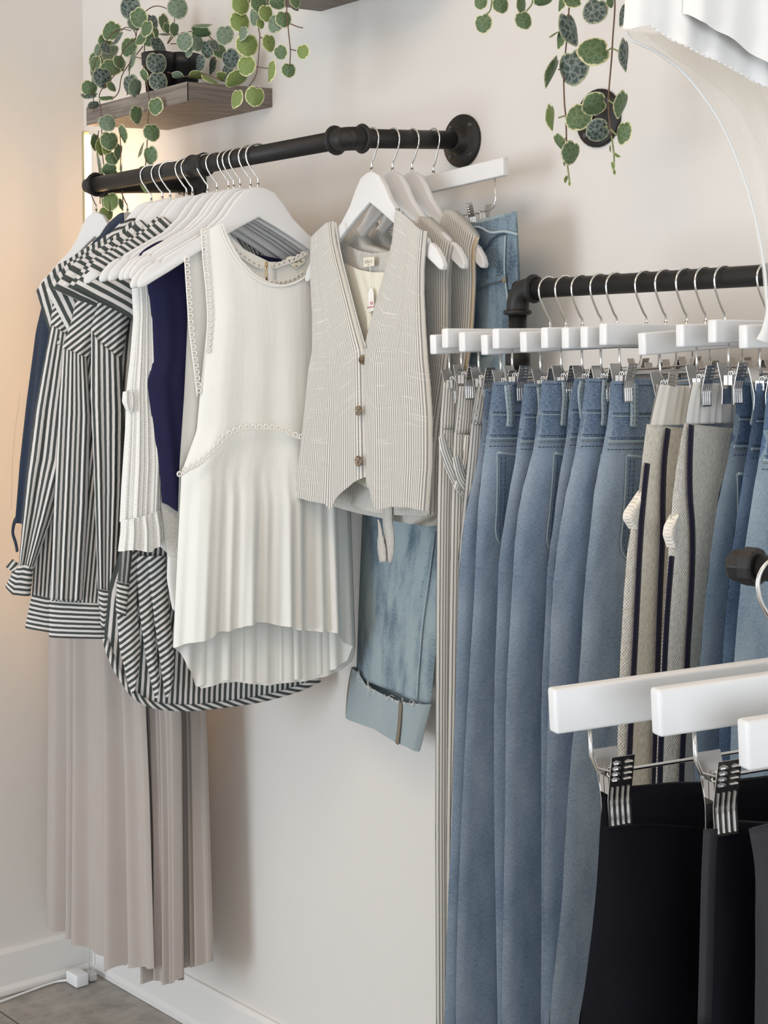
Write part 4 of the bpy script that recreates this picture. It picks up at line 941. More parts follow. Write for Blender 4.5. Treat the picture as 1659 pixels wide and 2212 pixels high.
# pinstriped pants
PG = 'pinstriped cotton pants'
def waist_strip(name, pl, L_, R_, d0, d1, n, mat, t, th=.003):
    """a band across the front between two depths below the waist"""
    zt = L_[0][1]
    def at(E, z): E = sorted(E, key=lambda q: q[1]); return float(np.interp(z, [q[1] for q in E], [q[0] for q in E]))
    za, zb_ = zt-d0, zt-d1
    A = [(at(L_, za), za), (at(R_, za), za)]; B = [(at(L_, zb_), zb_), (at(R_, zb_), zb_)]
    return shell(name, pl, A, B, [A[0], B[0]], [A[1], B[1]], mat, t, n, 40, 8, None, p=3, back=.75, surf=pl.surf)
def ush(L_, z):
    E = sorted(L_, key=lambda q: q[1]); return float(np.interp(z, [q[1] for q in E], [q[0] for q in E]))
for i, (lab, Lp) in enumerate([
    ('leftmost pinstriped off-white pants, hanging full length beside the wall', [(957, 827), (955, 870), (948, 930), (944, 1100), (942, 1300), (941, 1500), (940, 1800), (942, 2212)]),
    ('middle pinstriped off-white pants with a crossed waist tie', [(991, 836), (984, 880), (978, 960), (975, 1060), (972, 1200), (968, 1500), (964, 1800), (963, 2212)]),
    ('third pinstriped off-white pants, half covered by the first blue jeans', [(1036, 815), (1020, 880), (1013, 960), (1003, 1060), (990, 1200), (984, 1500), (972, 1800), (966, 2212)])]):
    t, pl, L_, R_ = trouser(i, 'pinstriped_pants', lab, PG, 'pants', Lp, M['pin'], .013, 110+i, folds(110+i, [3, 5], .005, .4))
    waist_strip('waistband', pl, L_, R_, -.001, .062, .0012, M['pin'], t)
    z0 = L_[0][1]-.062; P_ = [(ush(L_, z0)+x, z0) for x in (.003, .01, .02, .04, .08)]; stitches('waist_stitching', pl, P_, t, [float(pl.surf(np.array(a), np.array(b)))+.0018 for a, b in P_], M['stitch_tan'], .0005)
    if i == 1:
        q = pl.off(.019); ribbon('waist_tie', q, q.P([(953, 940), (965, 985), (990, 1040), (1016, 1072)]), [.010, .018, .020, .018], M['stripe_d'] if False else M['pin'], t, 0)
        ribbon('waist_tie', q, q.P([(1008, 940), (1004, 1000), (990, 1040), (984, 1060)]), [.012, .018, .016, .01], M['pin'], t, .003)
        ribbon('waist_tie', q, q.P([(978, 985), (990, 1030), (1010, 1062), (1022, 1100)]), [.012, .018, .018, .012], M['pin'], t, .005)
# blue jeans
def jeans(i, name, lab, grp, Lp, mat, dmat, loops, pocket, seed, fade=0):
    t, pl, L_, R_ = trouser(i, name, lab, grp, 'jeans', Lp, mat, .0125, seed, folds(seed, [1.6, 3, 5], .0055, .4, .12))
    wb = waist_strip('waistband', pl, L_, R_, -.001, .040, .0014, dmat, t)
    yk = waist_strip('yoke', pl, L_, R_, .040, .070, .0010, dmat, t)
    zt = L_[0][1]; on = lambda pts, d: [float(pl.surf(np.array(u), np.array(v)))+d for u, v in pts]
    for dz, m_, d in ((.003, 'stitch', .0019), (.037, 'stitch', .0019), (.066, 'stitch', .0016), (.074, 'stitch_tan', .0016), (.080, 'stitch', .0016)):
        z = zt-dz; P_ = [(ush(L_, z)+x, z-.002*math.sin(x*14)) for x in (.004, .012, .025, .045, .08, .12, .18)]; stitches('stitching', pl, P_, t, on(P_, d), M[m_], .0005)
    for dz, wd, d in ((.0405, .0016, .0018), (.0705, .0030, .0010)):
        z = zt-dz; P_ = [(ush(L_, z)+x, z-.002*math.sin(x*14)) for x in (.003, .012, .025, .045, .08, .12, .18)]; ribbon('seam', pl, P_, wd, M['seam_pale'], t, on(P_, d), .0008)
    for pts in loops:
        P_ = pl.P(pts); lp = ribbon('belt_loop', pl, P_, .0128, M['seam_pale'], t, on(P_, .0034), .0018)
        for dx in (-.0035, .0035): Q_ = [(u+dx, v) for u, v in P_]; stitches('loop_stitching', pl, Q_, lp, on(P_, .0056), M['stitch'], .0004)
    if pocket:
        x0, y0, w0, h0, sk = pocket
        P_ = pl.P([(x0, y0), (x0-sk, y0+h0*.86), (x0+w0*.5-sk, y0+h0), (x0+w0, y0+h0*.9), (x0+w0+6, y0+8)])
        tl, bl_, bm, br, tr_ = P_; sf = lambda u, v: pl.surf(u, v)+.0010
        pk = sheet('back_pocket', pl, [tl, tr_], [bl_, bm, br], [tl, bl_], [tr_, br], M['denim_pocket'] if dmat is M['denim_band'] else dmat, t, .0016, 1, 20, 30, None, p=16, surf=sf)
        mid = lambda a, c, k: (a[0]+(c[0]-a[0])*k, a[1]+(c[1]-a[1])*k)
        for ox, oy in ((.004, .003), (.011, .008)):
            Q_ = [(tl[0]+ox, tl[1]-.006), mid((tl[0]+ox, tl[1]), (bl_[0]+ox, bl_[1]), .5), (bl_[0]+ox, bl_[1]+oy), (bm[0]+ox*.4, bm[1]+oy)]
            stitches('pocket_stitching', pl, Q_, pk, on(Q_, .0034), M['stitch'], .0006)
        Q_ = [tl, mid(tl, bl_, .33), mid(tl, bl_, .66), bl_, bm]; ribbon('pocket_edge', pl, Q_, .0026, M['seam_pale'], pk, on(Q_, .0014), .0010, smooth=3)
        Q_ = [tl, mid(tl, tr_, .5), tr_]; ribbon('pocket_edge', pl, Q_, .0036, M['seam_pale'], pk, on(Q_, .0026), .0010, smooth=3)
    return t, pl
J = [
 [(1047, 842), (1046, 880), (1043, 915), (1037, 960), (1027, 1020), (1010, 1081), (999, 1157), (992, 1232), (988, 1350), (984, 1500), (977, 1757), (969, 1918), (964, 2047), (960, 2212)],
 [(1065, 827), (1058, 882), (1054, 910), (1051, 931), (1045, 991), (1036, 1051), (1030, 1142), (1024, 1292), (1011, 1500), (1000, 1693), (993, 1854), (987, 2015), (984, 2212)],
 [(1132, 831), (1126, 880), (1123, 915), (1118, 931), (1114, 991), (1096, 1081), (1088, 1142), (1078, 1187), (1075, 1292), (1067, 1500), (1067, 1757), (1071, 1983), (1075, 2212)],
 [(1171, 824), (1165, 885), (1159, 916), (1152, 976), (1135, 1027), (1123, 1081), (1114, 1142), (1108, 1232), (1105, 1292), (1093, 1500), (1091, 1757), (1087, 1983), (1083, 2212)],
 [(1241, 819), (1228, 870), (1227, 916), (1221, 960), (1204, 1051), (1195, 1142), (1183, 1202), (1180, 1292), (1169, 1500), (1169, 1757), (1170, 1983), (1168, 2212)],
 [(1265, 819), (1260, 879), (1251, 916), (1241, 991), (1228, 1036), (1216, 1096), (1207, 1157), (1198, 1220), (1192, 1292), (1185, 1500), (1178, 1757), (1175, 1983), (1174, 2212)],
 [(1319, 825), (1314, 900), (1310, 925), (1301, 976), (1286, 1036), (1280, 1096), (1274, 1157), (1262, 1262), (1255, 1400), (1248, 1500), (1238, 1580), (1231, 1661), (1222, 1790), (1214, 1951), (1199, 2079), (1186, 2212)]]
loops = [[], [[(1090, 832), (1092, 870), (1093, 900), (1090, 922)]], [[(1160, 836), (1161, 880), (1157, 905), (1155, 925)]], [[(1213, 825), (1213, 860), (1209, 895), (1206, 920)]],
         [[(1253, 826), (1248, 850), (1250, 890), (1252, 915)]], [[(1301, 822), (1297, 860), (1296, 895), (1293, 920)]], [[(1361, 828), (1359, 860), (1358, 895), (1355, 922)]]]
pockets = [None, (1066, 977, 46, 212, 4), None, (1186, 978, 30, 222, 17), None, (1286, 980, 30, 250, 12), (1341, 983, 60, 238, 13)]
jl = ['rearmost mid blue jeans, a narrow strip beside the pinstriped pants', 'second mid blue jeans, a back pocket showing near its left edge', 'third mid blue jeans, only a narrow fold showing',
      'fourth mid blue jeans, broad hip left of its back pocket', 'fifth mid blue jeans, a narrow fold before the wider pair', 'sixth mid blue jeans with its belt loop left of the last pair', 'foremost mid blue jeans with a full back pocket, beside the ivory pants']
for k in range(7): jeans(3+k, 'blue_jeans', jl[k], 'mid blue jeans on the lower rail', J[k], M['denim'], M['denim_band'], loops[k], pockets[k], 120+k)
# ivory pants with navy side stripes
def ivory(i, lab, Lw, Lf, bulge, s1, s2):
    pl = pants_frame(i); t, pl, L_, R_ = trouser(i, 'side_stripe_pants', lab, 'ivory pants with navy side stripes', 'pants', Lf, M['oat'], .0140, 140+i, folds(140+i, [1.6, 3], .006, .4, .1), wtop=.36)
    W_ = pl.P(Lw); zt, zb_ = W_[0][1], W_[-1][1]
    Tw = [(W_[0][0]+k*.036, zt-(.010*k/9)) for k in range(10)]; Bw = [(W_[-1][0], zb_), (W_[-1][0]+.36, zb_)]
    shell('elastic_waist', pl, Tw, Bw, W_, [(Tw[-1][0], Tw[-1][1]), Bw[1]], M['white_elastic'], t, .0012, 150, 20, folds(150+i, [17, 26, 33], .0040, .0, .3), p=3, surf=pl.surf)
    for s_, wd, nn in ((s1, .0085, .0175), (s2, .0085, .0185)):
        if s_: P_ = pl.P(s_); P_ += [(P_[-1][0]-.006, .70), (P_[-1][0]-.010, .52), (P_[-1][0]-.012, HEMZ+.006)]; ribbon('side_stripe', pl, P_, wd, M['navy_knit'], t, [float(pl.surf(np.array(a), np.array(b)))+.0055 for a, b in P_])
    if bulge: q = pl.off(-.004); sheet('pocket_lining', q, q.P(bulge[0]), q.P(bulge[1]), q.P(bulge[2]), q.P(bulge[3]), M['oat'], t, .012, 1, 16, 24)
ivory(10, 'left pair of ivory basket-weave pants with two navy side stripes', [(1422, 831), (1412, 876), (1403, 920)],
      [(1397, 916), (1390, 965), (1385, 1010), (1380, 1065), (1368, 1110), (1358, 1160), (1350, 1241), (1343, 1358), (1338, 1450), (1334, 1600), (1328, 1800), (1322, 2212)],
      ([(1378, 1060), (1384, 1050)], [(1358, 1142), (1366, 1142)], [(1378, 1060), (1347, 1105), (1344, 1120), (1358, 1142)], [(1384, 1050), (1376, 1100), (1366, 1142)]),
      [(1388, 1000), (1380, 1070), (1368, 1160), (1362, 1260), (1356, 1380), (1350, 1500), (1342, 1700)], [(1431, 925), (1420, 990), (1413, 1065), (1408, 1160), (1402, 1300), (1397, 1450), (1390, 1700)])
ivory(11, 'right pair of ivory basket-weave pants with broad navy side stripe', [(1495, 826), (1485, 875), (1480, 916)],
      [(1478, 914), (1465, 982), (1456, 1040), (1450, 1100), (1446, 1160), (1440, 1250), (1432, 1350), (1426, 1450), (1420, 1600), (1412, 1800), (1405, 2212)],
      ([(1448, 1110), (1452, 1110)], [(1440, 1182), (1446, 1182)], [(1448, 1110), (1434, 1135), (1431, 1155), (1440, 1182)], [(1452, 1110), (1448, 1182)]),
      [(1442, 1200), (1434, 1300), (1428, 1400), (1424, 1500), (1416, 1700)], [(1483, 917), (1476, 1000), (1473, 1070), (1475, 1140), (1474, 1220), (1469, 1320), (1464, 1400), (1460, 1500), (1450, 1700)])
DG = 'deep blue jeans at the right'
DJ = [[(1594, 828), (1588, 900), (1584, 925), (1579, 944), (1571, 1006), (1553, 1065), (1541, 1153), (1529, 1241), (1515, 1388), (1508, 1500), (1500, 1700), (1490, 2212)],
      [(1634, 830), (1628, 897), (1622, 930), (1615, 965), (1600, 1065), (1585, 1153), (1573, 1270), (1559, 1447), (1552, 1600), (1540, 2212)],
      [(1657, 850), (1651, 900), (1647, 953), (1634, 1017), (1618, 1123), (1606, 1200), (1597, 1285), (1584, 1450), (1578, 1600), (1560, 2212)]]
jeans(12, 'dark_jeans', 'deep blue washed jeans directly right of the ivory pants', DG, DJ[0], M['denim_pale'], M['denim_deep'], [[(1620, 830), (1622, 880), (1614, 920)]], (1582, 1022, 40, 150, 3), 161)
jeans(13, 'dark_jeans', 'saturated deep blue jeans, a dark fold between two paler pairs', DG, DJ[1], M['denim_deep'], M['denim_deep'], [], None, 163)
jeans(14, 'dark_jeans', 'pale washed jeans at the right picture edge, behind the pipe end', DG, DJ[2], M['denim_pale'], M['denim_deep'], [], (1653, 1028, 40, 190, 4), 166)
o = copy_tree(proto2); o.location = (KX[14], QY, QZ); o.rotation_euler = (0, 0, R(90)); tag(o, 'white bar hanger above the pale washed jeans at the right picture edge', 'hanger', 'white bar hangers on the lower rail')

# ================================================================== foreground rail: bar hangers and black trousers
FH = .190; TF = .050
protoF, zbF = make_clip_hanger(FH, .0312, .0098, -.062, .0335, cx=(-FH+.0465, FH-.0465), sc=1.0, wire=.0015, loop=.0195, jaw=.0042, wx=.0285)
front = [((1181, 1488), 0, 'farthest bar hanger of the front rail, its long white bar seen almost whole'), ((1403, 1488), .0856, 'middle bar hanger of the front rail, its clip holding a dark crease'), ((1592, 1556), .151, 'nearest bar hanger of the front rail, cut by the right picture edge')]
FP = []; U = vec(math.cos(R(FU)), math.sin(R(FU)), 0); tip0 = CAM+ray(1181, 1488)*1.075
for k, ((px_, py_), lam, lab) in enumerate(front):
    o = protoF if k == 0 else copy_tree(protoF); o.name = 'trouser_hanger'
    tip = tip0+fd*lam; p = hit(px_, py_, tip, -FW); c = vec(tip[0], tip[1], 0)+U*FH*math.cos(TF); zc = p[2]+FH*math.sin(TF)
    o.location = (float(c[0]), float(c[1]), float(zc)+.062); o.rotation_euler = (0, -TF, R(FU))
    tag(o, 'white '+lab, 'hanger', 'white bar hangers on the front rail'); FP.append((c, float(zc)+.062))
def black(k, lab, Lp, Tp, mat, name='black_trousers', th=.02, w=.34, seed=5, amp=.008):
    c, z = FP[k]; pl = Plane(float(c[0]), float(c[1]), FU); t = thing(name, lab, 'trousers', (float(c[0]), float(c[1]), .9), 'black garments on the front rail')
    L_ = pl.P(Lp); T_ = pl.P(Tp); T_.append((L_[0][0]+w, T_[-1][1])); L_.append((L_[-1][0]-.01, .30))
    R_ = [(L_[0][0]+w+(L_[0][0]-u)*.6, v) for u, v in L_]; R_[0] = T_[-1]
    zt = T_[1][1]; fo = folds(seed, [1.5, 3, 4], amp, .5, .1); E = sorted(L_, key=lambda q: q[1]); F = sorted(R_, key=lambda q: q[1])
    def surf(u, v):
        a = np.interp(v, [q[1] for q in E], [q[0] for q in E]); c_ = np.interp(v, [q[1] for q in F], [q[0] for q in F]); s = np.clip((u-a)/(c_-a), 0, 1)
        return th*(.16+.84*np.clip((zt-v)/.09, 0, 1))*np.sqrt(np.maximum(0, 1-np.abs(2*s-1)**4))
    shell('legs', pl, T_, [L_[-1], R_[-1]], L_, R_, mat, t, .0004, 80, 110, lambda S, Q: fo(S, Q)*np.clip((Q-.08)*10, 0, 1), p=3, surf=surf)
    return t, pl, L_
t, pl, L_ = black(0, 'black trousers clipped to the farthest front hanger, a large plain dark shape', [(1302, 1716), (1296, 1790), (1290, 1900), (1279, 2010), (1265, 2120), (1250, 2212)], [(1302, 1716), (1330, 1702), (1370, 1698), (1460, 1690), (1540, 1690)], M['black_satin'], th=.016)
q = pl.off(.018); ribbon('waist_seam', q, q.P([(1306, 1790), (1400, 1782), (1520, 1790)]), .002, M['black_cloth'], t, 0)
t, pl, L_ = black(1, 'black trousers on the middle front hanger, with a soft vertical crease', [(1540, 1780), (1532, 1850), (1527, 1950), (1524, 2080), (1520, 2212)], [(1540, 1725), (1600, 1722), (1659, 1730)], M['black_cloth'], th=.016, seed=8, amp=.010)
q = pl.off(.020); ribbon('crease', q, q.P([(1534, 1790), (1529, 1900), (1525, 2060), (1521, 2212)]), .010, M['charcoal'], t, 0)
t, pl, L_ = black(2, 'charcoal trousers at the lower right corner, a fold of lining at its top', [(1617, 1790), (1628, 1850), (1634, 1890), (1630, 1930), (1632, 2050), (1630, 2212)], [(1617, 1790), (1659, 1780)], M['charcoal'], th=.014, w=.30, seed=9)

# ================================================================== white top hanging at the upper right
tp = CAM+ray(1500, 60)*1.42; pl = Plane(float(tp[0]), float(tp[1]), 58)
t = thing('white_blouse', 'white jersey top with a sheer trailing panel in the upper right corner', 'top', (float(tp[0]), float(tp[1]), 1.9))
mb = MB()
sheet('front_panel', pl, pl.P([(1352, -160), (1500, -200), (1800, -240)]), pl.P([(1346, 62), (1352, 68), (1386, 64), (1394, 62), (1404, 74), (1440, 98), (1490, 124), (1560, 156), (1640, 200), (1700, 240), (1800, 300)]),
      pl.P([(1352, -160), (1352, -40), (1349, 20), (1346, 62)]), pl.P([(1800, -240), (1800, 300)]), M['white_plain'], t, .02, 1, 110, 60, folds(201, [3, 5, 8], .007, .6, .2), p=8)
q = pl.off(.024)
sheet('overlap_fold', q, q.P([(1480, -160), (1600, -180), (1800, -200)]), q.P([(1475, 30), (1500, 52), (1560, 84), (1640, 140), (1700, 190), (1800, 260)]), q.P([(1480, -160), (1478, -60), (1475, 30)]), q.P([(1800, -200), (1800, 260)]), M['white_plain'], t, .014, 1, 70, 50, folds(203, [2, 4], .006, .6, .2), p=6)
q = pl.off(.020)
stitches('hem_stitching', q, q.P([(1404, 60), (1440, 84), (1490, 110), (1560, 142), (1640, 186), (1659, 196)]), t, .006, M['lace'], .0007)
# sheer panels sweeping down behind the hem
q = pl.off(-.02)
sheet('sheer_panel', q, q.P([(1350, 62), (1500, 60), (1800, 40)]), q.P([(1660, 700), (1700, 700), (1800, 700)]), q.P([(1350, 62), (1362, 86), (1380, 96), (1412, 110), (1470, 152), (1520, 212), (1560, 275), (1600, 370), (1630, 470), (1650, 580), (1660, 700)]), q.P([(1800, 40), (1800, 700)]),
      M['sheer'], t, .02, -1, 60, 110, folds(205, [3, 5], .010, .6, .2), tm='u', sm=1)
e = q.off(.002); ribbon('rolled_edge', e, e.P([(1352, 70), (1364, 88), (1384, 97), (1412, 110), (1470, 152), (1520, 212), (1560, 275), (1600, 370), (1630, 470), (1650, 580), (1658, 700)]), .0024, M['white_plain'], t, .001)
q = pl.off(-.03)
sheet('sheer_lining', q, q.P([(1390, 70), (1500, 60), (1800, 40)]), q.P([(1700, 640), (1800, 640)]), q.P([(1390, 70), (1440, 112), (1500, 150), (1570, 200), (1610, 250), (1650, 320), (1680, 420), (1700, 640)]), q.P([(1800, 40), (1800, 640)]),
      M['sheer'], t, .02, -1, 50, 90, folds(207, [3, 5], .010, .6, .2), sm=1)
q = pl.off(.01); ribbon('tie_end', q, q.P([(1663, 640), (1660, 680), (1654, 715), (1646, 738)]), [.004, .006, .009, .012], M['white_plain'], t, 0)
# hanger it hangs from, above the frame
tz = float(pl.uv(1700, -330)[1])
for nm, pts in (('hanger_cord', [(1600, -190), (1700, -330), (1800, -230)]),): 
    MB().tube([pl.w(*pl.uv(*a), 0) for a in pts], .003, 8).build(nm, M['chrome'], t)

# ================================================================== shelves and plants
def shelf(name, lab, x0, x1, z, drop=.010, dep=.205):
    t = thing(name, lab, 'shelf', (x0, 0, z), 'wood-look floating shelves')
    V = []
    for x in (x0, x1):
        V += [(x, 0, z), (x, -dep, z-drop), (x, -dep, z-drop+.038), (x, 0, z+.038)]
    mesh('board', V, [(0, 1, 2, 3), (4, 7, 6, 5), (0, 4, 5, 1), (2, 6, 7, 3), (0, 3, 7, 4)], M['wood_end'], t, smooth=False, bevel=.0008)
    v = [(x0, -dep-.0006, z-drop), (x1, -dep-.0006, z-drop), (x1, -dep-.0006, z-drop+.038), (x0, -dep-.0006, z-drop+.038), (x0, -dep+.002, z-drop), (x1, -dep+.002, z-drop), (x1, -dep+.002, z-drop+.038), (x0, -dep+.002, z-drop+.038)]
    mesh('front_edge', v, [(0, 1, 2, 3), (4, 7, 6, 5), (0, 4, 5, 1), (2, 6, 7, 3), (1, 5, 6, 2), (0, 3, 7, 4)], M['wood'], t, smooth=False)
    return t
shelf('floating_shelf', 'grey-brown wood floating shelf above the hanger row, carrying the black pots', .375, .768, 1.986)
shelf('floating_shelf', 'grey-brown wood floating shelf cut by the top edge of the picture', .930, 1.33, 2.150)
shelf('floating_shelf', 'wood floating shelf above the picture, source of the right-hand vines', 1.46, 2.05, 2.20)

def leaf_mesh(name, mat, fold_=0.25, seed=0):
    rg = random.Random(seed); k = 20; V = [(0, 0, 0)]; uv = [(0, 0)]
    out = []
    for j in range(k):
        a = 2*math.pi*j/k+math.pi/2                 # petiole notch at the top (+y)
        d = abs(((a-math.pi/2+math.pi) % (2*math.pi))-math.pi)   # 0 at notch, pi at tip
        r = 1.0-.22*math.exp(-(d/.24)**2)+.07*math.exp(-((d-math.pi)/.3)**2)+.04*math.exp(-((d-.8)/.4)**2)+rg.uniform(-.012, .012)
        out.append((r, a))
    for ring, rr in ((1, .5), (2, .85), (3, 1.0)):
        for r, a in out:
            x, y = rr*r*math.cos(a)*.97, rr*r*math.sin(a)
            V.append((x, y, -fold_*abs(x)**1.5*.6+.05*math.sin(3*a)*rr*rr-.12*rr*rr)); uv.append((x/max(r, .1) if False else rr*math.cos(a), rr*math.sin(a)))
    F = [(0, 1+j, 1+(j+1) % k) for j in range(k)]
    for q_ in range(2):
        for j in range(k): b0 = 1+q_*k; b1 = b0+k; F.append((b0+j, b1+j, b1+(j+1) % k, b0+(j+1) % k))
    o = mesh(name, V, F, mat, None, uv, link=False); return o.data
LEAF = {}
for m_ in ('leaf_green', 'leaf_dark', 'leaf_lime', 'leaf_gray'):
    LEAF[m_] = [leaf_mesh('leaf', M[m_], .3, s_) for s_ in range(2)]
rgl = random.Random(12)
def put_leaf(parent, p, size, ang, asp, kind, toward=None):
    """size = half length in metres; ang = direction of the tip in the picture plane (deg, -90 = down); asp = apparent width"""
    o = bpy.data.objects.new('leaf', rgl.choice(LEAF[kind])); C.objects.link(o)
    n = Vector(-FW); up = Vector(UP); rt = Vector(RT)
    tip = (rt*math.cos(R(ang))+up*math.sin(R(ang))); side = tip.cross(n)*-1
    ph = math.acos(max(.12, min(1, asp)))*rgl.choice((-1, 1)); nn = (n*math.cos(ph)+side*math.sin(ph)).normalized(); sd = (tip*-1).cross(nn).normalized()
    Y = tip*-1; X = Y.cross(nn).normalized(); Z = X.cross(Y).normalized()
    Mx = Matrix.Identity(4)
    for i in range(3): Mx[i][0], Mx[i][1], Mx[i][2], Mx[i][3] = X[i]*size*1.1, Y[i]*size*1.1, Z[i]*size, p[i]
    attach(o, parent); o.matrix_basis = Mx; return o
def pot(x, y, z, r0, r1, h, parent, name='pot'):
    v, f = lathe([(.0001, 0), (r1, 0), (r0*.93, h*.74), (r0, h*.76), (r0*1.03, h), (r0*.97, h), (r0*.92, h*.8), (r0*.88, h*.78), (.0001, h*.78)], (x, y, z), (0, 0, 1), 30)
    p = mesh(name, v, f, M['pot'], parent)
    v, f = lathe([(.0001, h*.86), (r0*.9, h*.84)], (x, y, z), (0, 0, 1), 20); mesh('soil', v, f, M['soil'], p); return p
def depth_pt(px_, yplane): return hit(px_[0], px_[1], (0, yplane, 0), (0, 1, 0))
def vine(parent, pts, yp, r=.0011, mat='vine'):
    P = [depth_pt((a, b), y) for (a, b), y in zip(pts, yp if isinstance(yp, list) else [yp]*len(pts))]
    return MB().tube(smooth_path(P, 5), r, 6).build('vine', M[mat], parent)

# --- plant on the first shelf
zf = 1.986+.038-.005
t1 = thing('trailing_plant', 'variegated trailing plant with round leaves in black pots on the left shelf', 'plant', (.56, -.11, zf))
c1 = depth_pt((331, 190), -.135); c2 = depth_pt((388, 180), -.085)
pot(float(c1[0])+.01, -.125, zf-.002, .037, .027, .095, t1); pot(float(c2[0]), -.075, zf, .037, .027, .095, t1)
G, D, Lm, S_ = 'leaf_green', 'leaf_dark', 'leaf_lime', 'leaf_gray'
Z1 = [(388, 45, 70, -90, .95, D), (707, 50, 66, -90, .95, S_), (445, 115, 62, -60, .9, G), (425, 150, 46, -70, .8, S_), (268, 195, 64, -120, .95, G), (305, 245, 56, -125, .45, D), (235, 268, 46, -110, .8, G), (190, 318, 42, -110, .9, S_),
 (605, 150, 56, -70, .6, G), (545, 140, 48, -80, .7, D), (495, 182, 52, -100, .8, G), (498, 242, 58, -60, .8, G), (690, 190, 42, -100, .55, G), (620, 216, 46, 0, .3, D), (380, 302, 62, -100, .9, G), (272, 345, 66, -125, .45, S_), (190, 395, 58, -150, .8, G), (270, 432, 64, -30, .85, G),
 (160, 410, 50, -100, .8, G), (396, 388, 68, -105, .42, S_), (588, 290, 62, -60, .6, D), (742, 268, 60, -80, .9, S_), (862, 155, 62, 0, .38, S_), (852, 215, 62, -5, .4, G), (828, 275, 54, -80, .85, S_), (897, 315, 56, -80, .9, D), (1007, 225, 62, -90, .95, S_),
 (985, 330, 50, -70, .8, G), (1045, 382, 60, -60, .9, D), (842, 412, 58, -95, .6, D), (920, 425, 56, -95, .5, D), (1020, 470, 54, -90, .7, D), (571, 408, 66, -90, .9, D), (582, 527, 60, -80, .92, D), (218, 503, 64, -90, .85, D), (130, 572, 50, -100, .95, G), (130, 612, 50, 180, .55, D),
 (240, 630, 46, 180, .5, G), (392, 548, 62, -80, .85, D), (438, 572, 60, -100, .5, S_), (160, 692, 38, 200, .4, D), (278, 560, 36, -60, .6, G), (352, 425, 36, -100, .4, G), (702, 495, 36, 0, .4, S_), (832, 500, 52, 180, .3, Lm), (922, 512, 60, 150, .35, Lm), (1000, 512, 52, -20, .4, Lm),
 (480, 490, 40, -60, .6, G), (560, 215, 40, -90, .6, G), (460, 250, 44, -120, .8, G), (770, 330, 40, -90, .7, S_), (950, 290, 40, -60, .7, D), (240, 310, 40, -60, .7, D), (330, 400, 44, -80, .7, G), (150, 460, 40, -90, .7, G), (640, 180, 34, -90, .5, G)]
H1 = [(555, 690, 54, -80, .9, G), (446, 746, 58, -95, .5, G), (540, 860, 56, -80, .88, G), (520, 1010, 58, -80, .82, G), (247, 797, 54, -60, .95, S_), (262, 915, 58, -90, .9, G), (176, 925, 52, -95, .3, G), (338, 872, 58, -70, .5, G), (212, 955, 52, -95, .4, Lm),
 (277, 1030, 42, -60, .9, G), (182, 1062, 58, -80, .25, S_), (262, 1112, 48, 180, .75, G), (202, 1130, 40, -80, .35, G), (328, 990, 50, -100, .3, G), (460, 970, 52, -110, .15, G), (482, 1098, 30, 0, .8, G), (262, 1312, 56, -80, .95, Lm), (242, 1390, 44, -80, .9, Lm), (250, 850+130, 40, -60, .6, Lm), (332, 1100, 40, -95, .2, S_), (476, 1225, 40, -60, .4, Lm), (345, 1330, 40, -80, .15, G), (210, 1320, 34, -80, .25, G)]
z2 = lambda a, b: (150+a/3.016, b/3.016)
for (a, b, r_, ang, asp, kd) in Z1:
    yp = -.13+rgl.uniform(-.05, .05) if b < 470 else -.20+rgl.uniform(-.02, .01)
    if a > 780: yp = -.10+rgl.uniform(-.03, .03)
    p = depth_pt(z2(a, b), yp); d = (p-CAM) @ FW
    put_leaf(t1, p, r_/3.016/FPX*d, ang, asp, kd)
for (a, b, r_, ang, asp, kd) in H1:
    yp = -.225; p = depth_pt(z2(a, b), yp); d = (p-CAM) @ FW; put_leaf(t1, p, r_/3.016/FPX*d, ang, asp, kd)
for pts, yp in [([(490, 290), (488, 380), (495, 480), (515, 600), (520, 700), (510, 800), (505, 950), (495, 1080)], [-.13, -.15, -.18, -.215, -.225, -.225, -.225, -.225]),
                ([(430, 250), (350, 330), (300, 480), (200, 600), (205, 720), (210, 850), (215, 1000), (235, 1150), (260, 1320), (262, 1400)], [-.13, -.14, -.17, -.2, -.222, -.225, -.225, -.225, -.225, -.225]),
                ([(400, 200), (330, 190), (270, 230), (200, 330), (150, 480), (155, 620), (160, 730)], [-.12, -.13, -.15, -.17, -.19, -.21, -.215]),
                ([(480, 300), (380, 430), (340, 500), (320, 600), (275, 650)], [-.13, -.15, -.18, -.2, -.21]), ([(395, 430), (375, 620)], [-.18, -.2]), ([(560, 390), (560, 520)], -.14),
                ([(430, 260), (460, 120), (540, 45), (620, 50), (680, 100), (675, 200), (640, 280)], -.12), ([(640, 285), (690, 230), (790, 205), (880, 215), (950, 275)], -.09), ([(660, 285), (770, 290), (880, 340), (960, 400)], -.08),
                ([(640, 470), (740, 500), (860, 480), (980, 520)], -.15), ([(330, 880), (335, 1000), (330, 1110)], -.225), ([(190, 850), (180, 1000), (195, 1130), (200, 1330)], -.225), ([(345, 1240), (350, 1350)], -.22), ([(300, 250), (360, 180), (420, 200), (435, 240)], -.12),
                ([(430, 370), (470, 380), (530, 378)], -.15)]:
    vine(t1, [z2(*k) for k in pts], yp)
